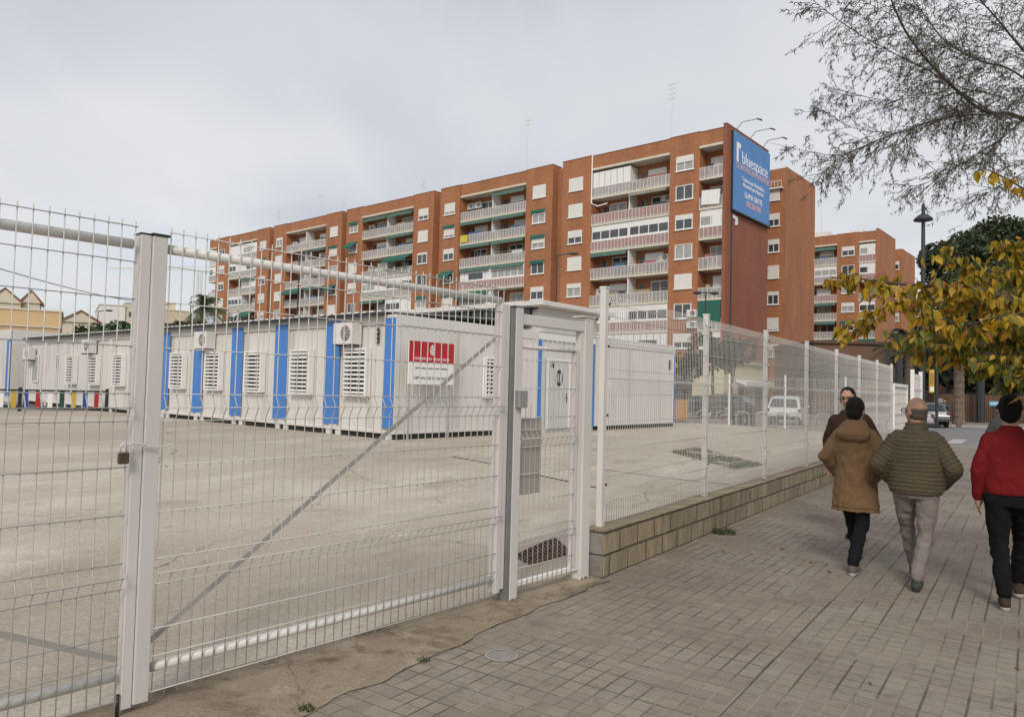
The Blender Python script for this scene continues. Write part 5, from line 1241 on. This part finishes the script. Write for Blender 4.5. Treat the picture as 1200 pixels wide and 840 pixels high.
def person(label, loc, rz, H, coat, coat_kind, trouser_m, shoe_m, hem, arms, legs, turn=0, tilt=0, hair='dark', glasses=False, face=False, bulk=1., hood=False, sole=None, nod=0):
    t = thing('person', label, 'person', loc, rz, None); k = H/1.72
    nb_ = V3(0, 0, 1.45); rotm = Matrix.Rotation(R(turn), 3, 'Z') @ Matrix.Rotation(R(nod), 3, 'X')
    def HT(v): return nb_ + rotm @ (Vector(v)-nb_)
    # skin body
    b = MB(); s0 = len(b.v)
    b.ell((0,-.008,1.615),(.077,.097,.108),18,14).ell((0,.028,1.555),(.060,.074,.072),16,12).ell((0,.055,1.508),(.036,.036,.030),12,8)
    b.cap((0,.098,1.60),.010,(0,.117,1.568),.016,8).ell((0,.088,1.537),(.026,.016,.010)).ell((0,.080,1.625),(.05,.022,.014))
    for s in (-1,1): b.ell((s*.079,-.008,1.585),(.012,.022,.034),10,8,Matrix.Rotation(R(s*-18),3,'Z'))
    for i in range(s0, len(b.v)): b.v[i] = tuple(HT(b.v[i]))
    b.cap((0,-.025,1.38),.064,HT((0,-.012,1.53)),.054)
    b.loft([(0,0,.86,.13,.09),(0,0,1.0,.13,.085),(0,0,1.2,.14,.09),(0,0,1.34,.155,.08),(0,-.01,1.40,.09,.06)],16)
    for s, (sh, el, wr) in zip((-1,1), arms):
        b.cap(sh,.048,el,.038).cap(el,.038,wr,.026)
        d = (Vector(wr)-Vector(el)).normalized(); sd = V3(s,0,0); f = (d+V3(0,.25,0)).normalized()
        pc_ = Vector(wr)+d*.05; b.cap(wr,.026,pc_,.034,8).ell(pc_+d*.02,(.018,.040,.045),10,8)
        for j, (off, ln) in enumerate(((-.028,.062),(-.010,.074),(.010,.070),(.027,.055))):   # four fingers
            a0 = pc_+d*.05+V3(0,off,0); a1 = a0+f*ln*.5+V3(0,.0,0); a2 = a1+(f+V3(-s*.5,0,0)).normalized()*ln*.5
            b.cap(a0,.0095,a1,.009,7).cap(a1,.009,a2,.0075,7)
        th = pc_+V3(-s*.004,.036,0); b.cap(th,.012,th+(d*.6+V3(0,.8,0)).normalized()*.035,.010,7).cap(th+(d*.6+V3(0,.8,0)).normalized()*.035,.010,th+(d+V3(0,.45,0)).normalized()*.062,.008,7)
    for s, (hp, kn, an, toe) in zip((-1,1), legs): b.cap(hp,.075,kn,.045).cap(kn,.046,an,.032).cap(an,.034,Vector(an).lerp(Vector(toe),.7),.028)
    for i in range(len(b.v)): b.v[i] = tuple(Vector(b.v[i])*k)
    fuse('body', b, skin, t, .0085, 2)
    def sc(mb):
        for i in range(len(mb.v)): mb.v[i] = tuple(Vector(mb.v[i])*k)
        return mb
    # hair
    h = MB()
    if hair == 'dark':
        h.ell((0,-.020,1.628),(.087,.103,.112),20,16).ell((0,-.05,1.575),(.076,.068,.085),16,12)
        if face: h = MB(); h.ell((0,-.026,1.642),(.084,.098,.098),20,16).ell((0,-.05,1.59),(.080,.06,.08),16,12)
        for i in range(len(h.v)): h.v[i] = tuple(HT(h.v[i]))
        fuse('hair', sc(h), hair_dark, t, .008, 2, lambda c: .005*noise.noise(c*38)+.003*noise.noise(c*90))
    else:                                                    # bald crown, grey band of hair
        h.ell((0,-.010,1.612),(.0795,.0995,.108),24,18).ell((0,-.03,1.555),(.072,.070,.055),16,12)
        for i in range(len(h.v)): h.v[i] = tuple(HT(h.v[i]))
        ri = rotm.inverted()
        def hm(c):
            q = ri @ (c/k-nb_) + nb_; e_ = .006*noise.noise(c*45)
            m_ = max(0, min(1, (1.625+e_-.25*max(0,q.y+.02)-q.z)/.012)) * max(0, min(1, (q.z-1.512+e_)/.015)) * max(0, min(1, (.028+e_-q.y)/.012))
            return -.013+.0155*m_+.0015*noise.noise(c*90)
        fuse('hair', sc(h), hair_grey, t, .007, 2, hm)
    if face or glasses:
        for s in (-1,1):
            e = MB().ell((s*.031,.082,1.60),(.012,.010,.009),10,8)
            for i in range(len(e.v)): e.v[i] = tuple(HT(e.v[i]))
            sc(e).build('eye', mat('eye_dark',(.03,.02,.015),.2,.1), t, smooth=True)
    if face:
        e = MB().ell((0,.103,1.537),(.024,.006,.006),10,8)
        for i in range(len(e.v)): e.v[i] = tuple(HT(e.v[i]))
        sc(e).build('mouth', mat('lips',(.25,.09,.07),.5,.1), t, smooth=True)
    if glasses:
        g = MB()
        for s in (-1,1):
            g.tube([(s*.035+.028*math.cos(a),.112,1.60+.019*math.sin(a)) for a in [2*math.pi*j/14 for j in range(15)]], .004, 5)
            g.tube([(s*.062,.110,1.605),(s*.083,.06,1.605),(s*.086,-.01,1.598)], .0035, 5)
        g.tube([(-.008,.114,1.602),(.008,.114,1.602)], .003, 5)
        for i in range(len(g.v)): g.v[i] = tuple(HT(g.v[i]))
        sc(g).build('glasses', M['black'], t, smooth=True)
    # trousers
    tr_ = MB(); tr_.loft([(0,0,.80,.15*bulk,.115),(0,0,.90,.165*bulk,.12),(0,0,1.0,.155*bulk,.115)],18)
    for s, (hp, kn, an, toe) in zip((-1,1), legs):
        hp, kn, an = Vector(hp), Vector(kn), Vector(an)
        tr_.cap(hp,.098*bulk,kn,.072).cap(kn,.070,an+(an-kn).normalized()*.0+V3(0,0,.05),.060)
    fuse('trousers', sc(tr_), trouser_m, t, .012, 4, lambda c: .011*noise.noise(Vector((c.x*12+c.z*7,c.y*10,c.z*10)))+.009*noise.noise(Vector((c.x*6,c.y*6,c.z*30)))*max(0,1-abs(c.z-.42)/.5)+.004*noise.noise(c*34))
    for s, (hp, kn, an, toe) in zip((-1,1), legs):
        an, toe = Vector(an), Vector(toe); d = (toe-an); d.z = toe.z-an.z; 
        heel = an - V3(0,.045,0) - V3(0,0,.035)
        sh = MB().cap(heel,.042,an.lerp(toe,.55)-V3(0,0,.014),.040).cap(an.lerp(toe,.5)-V3(0,0,.016),.042,toe,.034).cap(an+V3(0,0,.02),.045,an-V3(0,0,.03),.044)
        so = fuse('shoe', sc(sh), shoe_m, t, .009, 3)
        if sole:
            q = MB().cap(heel-V3(0,0,.028),.036,toe-V3(0,0,.018),.026); fuse('sole', sc(q), sole, so, .009, 1)
    # jacket
    j = MB()
    if coat_kind == 'parka':
        j.loft([(0,-.005,hem,.235*bulk,.165),(0,-.005,hem+.05,.235*bulk,.165),(0,0,.85,.215*bulk,.155),(0,0,1.05,.205*bulk,.145),(0,0,1.25,.215*bulk,.145),(0,-.01,1.34,.19*bulk,.125),(0,-.015,1.40,.145,.105),(0,-.015,1.44,.11,.09),(0,-.015,1.47,.085,.08)],24); ar = (.086,.074,.064)
    elif coat_kind == 'puffer':
        j.loft([(0,0,hem,.19*bulk,.145),(0,0,hem+.03,.20*bulk,.15),(0,0,1.0,.215*bulk,.155),(0,0,1.2,.22*bulk,.155),(0,-.01,1.32,.195*bulk,.135),(0,-.015,1.39,.145,.108),(0,-.015,1.43,.10,.088),(0,-.015,1.50,.078,.078)],24); ar = (.088,.080,.062)
    else:
        j.loft([(0,0,hem,.175*bulk,.13),(0,0,hem+.06,.185*bulk,.14),(0,0,1.1,.185*bulk,.135),(0,0,1.25,.20*bulk,.135),(0,-.01,1.33,.185*bulk,.12),(0,-.015,1.39,.14,.10),(0,-.015,1.43,.10,.085),(0,-.015,1.475,.07,.07)],24); ar = (.077,.061,.046)
    AR = []
    for s, (sh, el, wr) in zip((-1,1), arms):
        sh, el, wr = Vector(sh)*1, Vector(el), Vector(wr); we = wr - (wr-el).normalized()*.01
        j.cap(sh,ar[0],el,ar[1]).cap(el,ar[1],we,ar[2]); AR.append((sh*k, el*k, we*k))
    if hood:
        j.loft([(0,-.10,1.27,.05,.03),(0,-.125,1.31,.13,.055),(0,-.12,1.37,.165,.075),(0,-.075,1.43,.145,.09),(0,-.04,1.48,.11,.085),(0,-.03,1.51,.085,.075)],22)
    def dp(c):
        d = .006*noise.noise(c*9)+.006*noise.noise(Vector((c.x*26,c.y*26,c.z*14)))
        ds = [(segd(c, a[0], a[1]), 0, a) for a in AR]+[(segd(c, a[1], a[2]), 1, a) for a in AR]
        (dist, tt), w, a = min(ds, key=lambda q: q[0][0])
        arm = dist < .098*k and abs(c.x) > .17
        if coat_kind == 'puffer':
            u = (tt + (w*(a[1]-a[0]).length)) if arm else (c.z+.012*noise.noise(c*5))
            return d*.5 + .011*abs(math.sin(math.pi*u/.037))-.004
        if coat_kind == 'parka':
            return d*1.1 + (.007*noise.noise(Vector((c.x*13,c.y*13,c.z*9+c.x*14))) if c.z < 1.35 else 0) + (-.012 if abs(c.z-(hem+.03)*k) < .006 else 0)
        return d*.7 + (.006*noise.noise(Vector((c.x*16+c.z*8,c.y*12,c.z*13))))
    jo = fuse({'parka':'parka','puffer':'jacket','knit':'sweater'}[coat_kind], sc(j), coat, t, .0105, 3 if coat_kind != 'puffer' else 2, dp)
    if coat_kind == 'parka' and hood:
        pass
    return t
def pocket_arms(w=.30, back=-.05, zw=.93, wx=.20, wy=.10, sx=.135, el=1.10):
    return [((-sx,-.01,1.335),(-w,back,el),(-wx,wy,zw)), ((sx,-.01,1.335),(w,back,el),(wx,wy,zw))]
def walk_legs(rear=.22, front=.30, spread=.085, ins=.03, right_rear=True):
    s = 1 if right_rear else -1
    rearleg = ((s*spread,0,.88),(s*(spread-.01),-.02,.49),(s*ins,-rear,.085),(s*(ins+.01),-rear+.17,.035))
    frontleg = ((-s*spread,0,.88),(-s*(spread),.19,.52),(-s*ins*1.4,front,.10),(-s*ins*1.4,front+.17,.075))
    return [frontleg, rearleg] if right_rear else [rearleg, frontleg]
HD = R(55-90)
hv = Vector((math.cos(R(55)), math.sin(R(55)), 0)); hr = Vector((hv.y, -hv.x, 0))
tanm = mat('tan_parka_cloth',(.17,.105,.055),.75,.12,5,bump=.8,bscale=13, spec=.12); olive = mat('olive_puffer_nylon',(.092,.076,.048),.55,.08,5,bump=.5,bscale=22, spec=.12)
redm = mat('dark_red_knit',(.155,.011,.013),.85,.1,6,bump=.7,bscale=12, spec=.12); brownm = mat('dark_brown_coat',(.040,.024,.016),.8,.15,6,bump=.7,bscale=12, spec=.12)
jean = mat('black_denim',(.010,.010,.012),.85,.2,10, spec=.12); greyt = mat('grey_twill',(.20,.175,.16),.85,.12,8,bump=.9,bscale=14, spec=.12)
shoe_g = mat('grey_suede',(.10,.09,.08),.9,.2,20); sole_w = mat('pale_sole',(.42,.40,.36),.8,.1,10); shoe_b = mat('brown_leather',(.055,.035,.025),.6,.2,10, spec=.12); shoe_d = mat('dark_green_suede',(.035,.038,.030),.8,.2,10)
def body_at(p, rear=.20, dx=0.): return Vector((p[0], p[1], 0)) + hv*rear + hr*dx
person('man seen from behind in a tan hooded parka and black jeans', body_at((3.285,7.10),.20,0.0), HD+R(-2), 1.68, tanm, 'parka', jean, shoe_g, .60,
       pocket_arms(.275,-.02,.98,.215,.09,.14,1.12), walk_legs(.20,.28,.08,.025), turn=-8, hair='dark', hood=True, sole=sole_w, bulk=.95)
person('balding man with glasses seen from behind in an olive quilted jacket', body_at((3.62,6.57),.20,-.03), HD+R(0), 1.70, olive, 'puffer', greyt, shoe_d, .845,
       pocket_arms(.305,-.05,.93,.20,.12,.145,1.09), walk_legs(.20,.30,.095,.03), turn=50, hair='bald', glasses=True, bulk=1.12, sole=mat('dark_sole',(.04,.035,.03),.8,.1, spec=.12))
person('man seen from behind in a dark red sweater and black trousers', body_at((4.09,6.06),.20,.01), HD+R(4), 1.735, redm, 'knit', mat('black_trousers',(.008,.008,.009),.85,.2,10, spec=.12), shoe_b, .90,
       [((-.14,-.01,1.34),(-.23,-.03,1.09),(-.225,.04,.86)),((.14,-.01,1.34),(.25,-.03,1.09),(.24,.08,.85))], walk_legs(.20,.30,.09,.05,right_rear=False), turn=-6, hair='dark', bulk=1.1, sole=sole_w)
pb = at(1007, 600, 8.9); 
person('man with glasses facing us in a dark brown coat behind the tan parka', Vector((pb.x-.02, 8.9, 0)), HD+R(180-12), 1.80, brownm, 'parka', jean, shoe_b, .70,
       [((-.155,-.01,1.345),(-.265,-.03,1.12),(-.26,.02,.86)),((.155,-.01,1.345),(.265,-.03,1.12),(.26,.02,.86))], walk_legs(.04,.06,.05,.04), turn=10, hair='dark', glasses=True, face=True, bulk=.98).rotation_euler = (0, R(4.3), HD+R(168))
# two far passers-by across the road
far1 = at(1107, 478, 44)
person('distant person in dark clothes standing beside the palm trunk across the road', Vector((far1.x, 44.0, 0)), R(150), 1.68, M['darkpaint'], 'knit', jean, shoe_b, .9,
       [((-.18,0,1.37),(-.25,.05,1.1),(-.15,.28,1.05)),((.18,0,1.37),(.25,.05,1.1),(.15,.28,1.05))], walk_legs(.1,.15), hair='dark')
far2 = at(1172, 470, 14.2)
person('person in a grey jacket mostly hidden just left of the man in red', Vector((far2.x+.02, 14.2, 0)), R(170), 1.62, mat('grey_jacket',(.07,.07,.065),.8,.15,6, spec=.12), 'knit', jean, shoe_b, .85,
       pocket_arms(.24,-.02,.95,.2,.08), walk_legs(.12,.18), hair='dark')

# ------------------------------------------------------------------ sky, sun, colour
w = bpy.data.worlds.new('World'); scene.world = w; w.use_nodes = True; N = w.node_tree.nodes; Lk = w.node_tree.links
for n_ in list(N): N.remove(n_)
SUN_AZ_VEC = Vector((-.12,-.78,.62)).normalized()
elev = math.asin(SUN_AZ_VEC.z); az = math.atan2(SUN_AZ_VEC.x, SUN_AZ_VEC.y)
sky = N.new('ShaderNodeTexSky'); sky.sky_type = 'NISHITA'; sky.sun_disc = False; sky.sun_elevation = elev; sky.sun_rotation = az; sky.dust_density = 2
b1_ = N.new('ShaderNodeBackground'); b1_.inputs[1].default_value = .12; Lk.new(sky.outputs[0], b1_.inputs[0])
tc = N.new('ShaderNodeTexCoord'); sp = N.new('ShaderNodeSeparateXYZ'); Lk.new(tc.outputs['Generated'], sp.inputs[0])
def mth(op, a, b=None, c=None):
    x = N.new('ShaderNodeMath'); x.operation = op
    for i, v in enumerate((a, b, c)):
        if v is None: continue
        if hasattr(v, 'is_linked'): Lk.new(v, x.inputs[i])
        else: x.inputs[i].default_value = v
    return x.outputs[0]
zz = mth('ADD', mth('MAXIMUM', sp.outputs[2], 0.0), .16)
cx_ = mth('DIVIDE', sp.outputs[0], zz); cy_ = mth('DIVIDE', sp.outputs[1], zz)
cb_ = N.new('ShaderNodeCombineXYZ'); Lk.new(cx_, cb_.inputs[0]); Lk.new(cy_, cb_.inputs[1])
def nz_(scale, det, W, lo, hi, stretch=(1,1,1), rough=.5):
    mp = N.new('ShaderNodeMapping'); mp.inputs['Scale'].default_value = stretch; mp.inputs['Rotation'].default_value = (0,0,R(25)); Lk.new(cb_.outputs[0], mp.inputs[0])
    n = N.new('ShaderNodeTexNoise'); n.noise_dimensions = '4D'; n.inputs['W'].default_value = W; n.inputs['Scale'].default_value = scale; n.inputs['Detail'].default_value = det; n.inputs['Roughness'].default_value = rough; Lk.new(mp.outputs[0], n.inputs['Vector'])
    r = N.new('ShaderNodeMapRange'); r.interpolation_type = 'SMOOTHSTEP'; r.inputs[1].default_value = lo; r.inputs[2].default_value = hi; Lk.new(n.outputs[0], r.inputs[0]); return r.outputs[0]
def mixc(f, a, b):
    x = N.new('ShaderNodeMix'); x.data_type = 'RGBA'
    for s, v in ((0, f), (6, a), (7, b)):
        if hasattr(v, 'is_linked'): Lk.new(v, x.inputs[s])
        else: x.inputs[s].default_value = v if s == 0 else (*v, 1)
    return x.outputs[2]
CL = .94
c_hi, c_lo, c_dk = (.69*CL,.695*CL,.705*CL), (.60*CL,.61*CL,.635*CL), (.44*CL,.46*CL,.53*CL)
cc = mixc(nz_(.8, 4, 2.3, .35, .68, (1,.6,1)), c_lo, c_hi)
cc = mixc(mth('MULTIPLY', nz_(.45, 3, 7.1, .44, .66, (.8,1.2,1)), .85), cc, c_dk)
cc = mixc(mth('MULTIPLY', nz_(3.5, 5, 4.4, .45, .75, (1,.4,1)), .25), cc, (.74*CL,.74*CL,.74*CL))
b2_ = N.new('ShaderNodeBackground'); Lk.new(cc, b2_.inputs[0]); b2_.inputs[1].default_value = 1.0
# thin breaks of blue low in the sky, towards the left
el_ = N.new('ShaderNodeMapRange'); el_.interpolation_type = 'SMOOTHSTEP'; el_.inputs[1].default_value = .22; el_.inputs[2].default_value = .03; Lk.new(sp.outputs[2], el_.inputs[0])
lf_ = N.new('ShaderNodeMapRange'); lf_.interpolation_type = 'SMOOTHSTEP'; lf_.inputs[1].default_value = -.15; lf_.inputs[2].default_value = -.50; Lk.new(sp.outputs[0], lf_.inputs[0])
brk = mth('MULTIPLY', mth('MULTIPLY', el_.outputs[0], lf_.outputs[0]), nz_(1.6, 5, 9.2, .38, .6, (1,.5,1)))
ms = N.new('ShaderNodeMixShader'); Lk.new(mth('MULTIPLY_ADD', brk, .8, .04), ms.inputs[0]); Lk.new(b2_.outputs[0], ms.inputs[1]); Lk.new(b1_.outputs[0], ms.inputs[2])
wo = N.new('ShaderNodeOutputWorld'); Lk.new(ms.outputs[0], wo.inputs[0])
sl = bpy.data.lights.new('sun', 'SUN'); sl.energy = 1.6; sl.angle = R(18); sl.color = (1,.92,.82)
so = bpy.data.objects.new('sun', sl); col.objects.link(so); so.rotation_euler = SUN_AZ_VEC.to_track_quat('Z', 'Y').to_euler()
scene.view_settings.view_transform = 'Standard'; scene.view_settings.look = 'None'; scene.view_settings.exposure = 0.32; scene.view_settings.gamma = 1
scene.cycles.max_bounces = 6; scene.cycles.diffuse_bounces = 3; scene.cycles.glossy_bounces = 2; scene.cycles.transmission_bounces = 2; scene.cycles.transparent_max_bounces = 6
scene.cycles.use_denoising = True
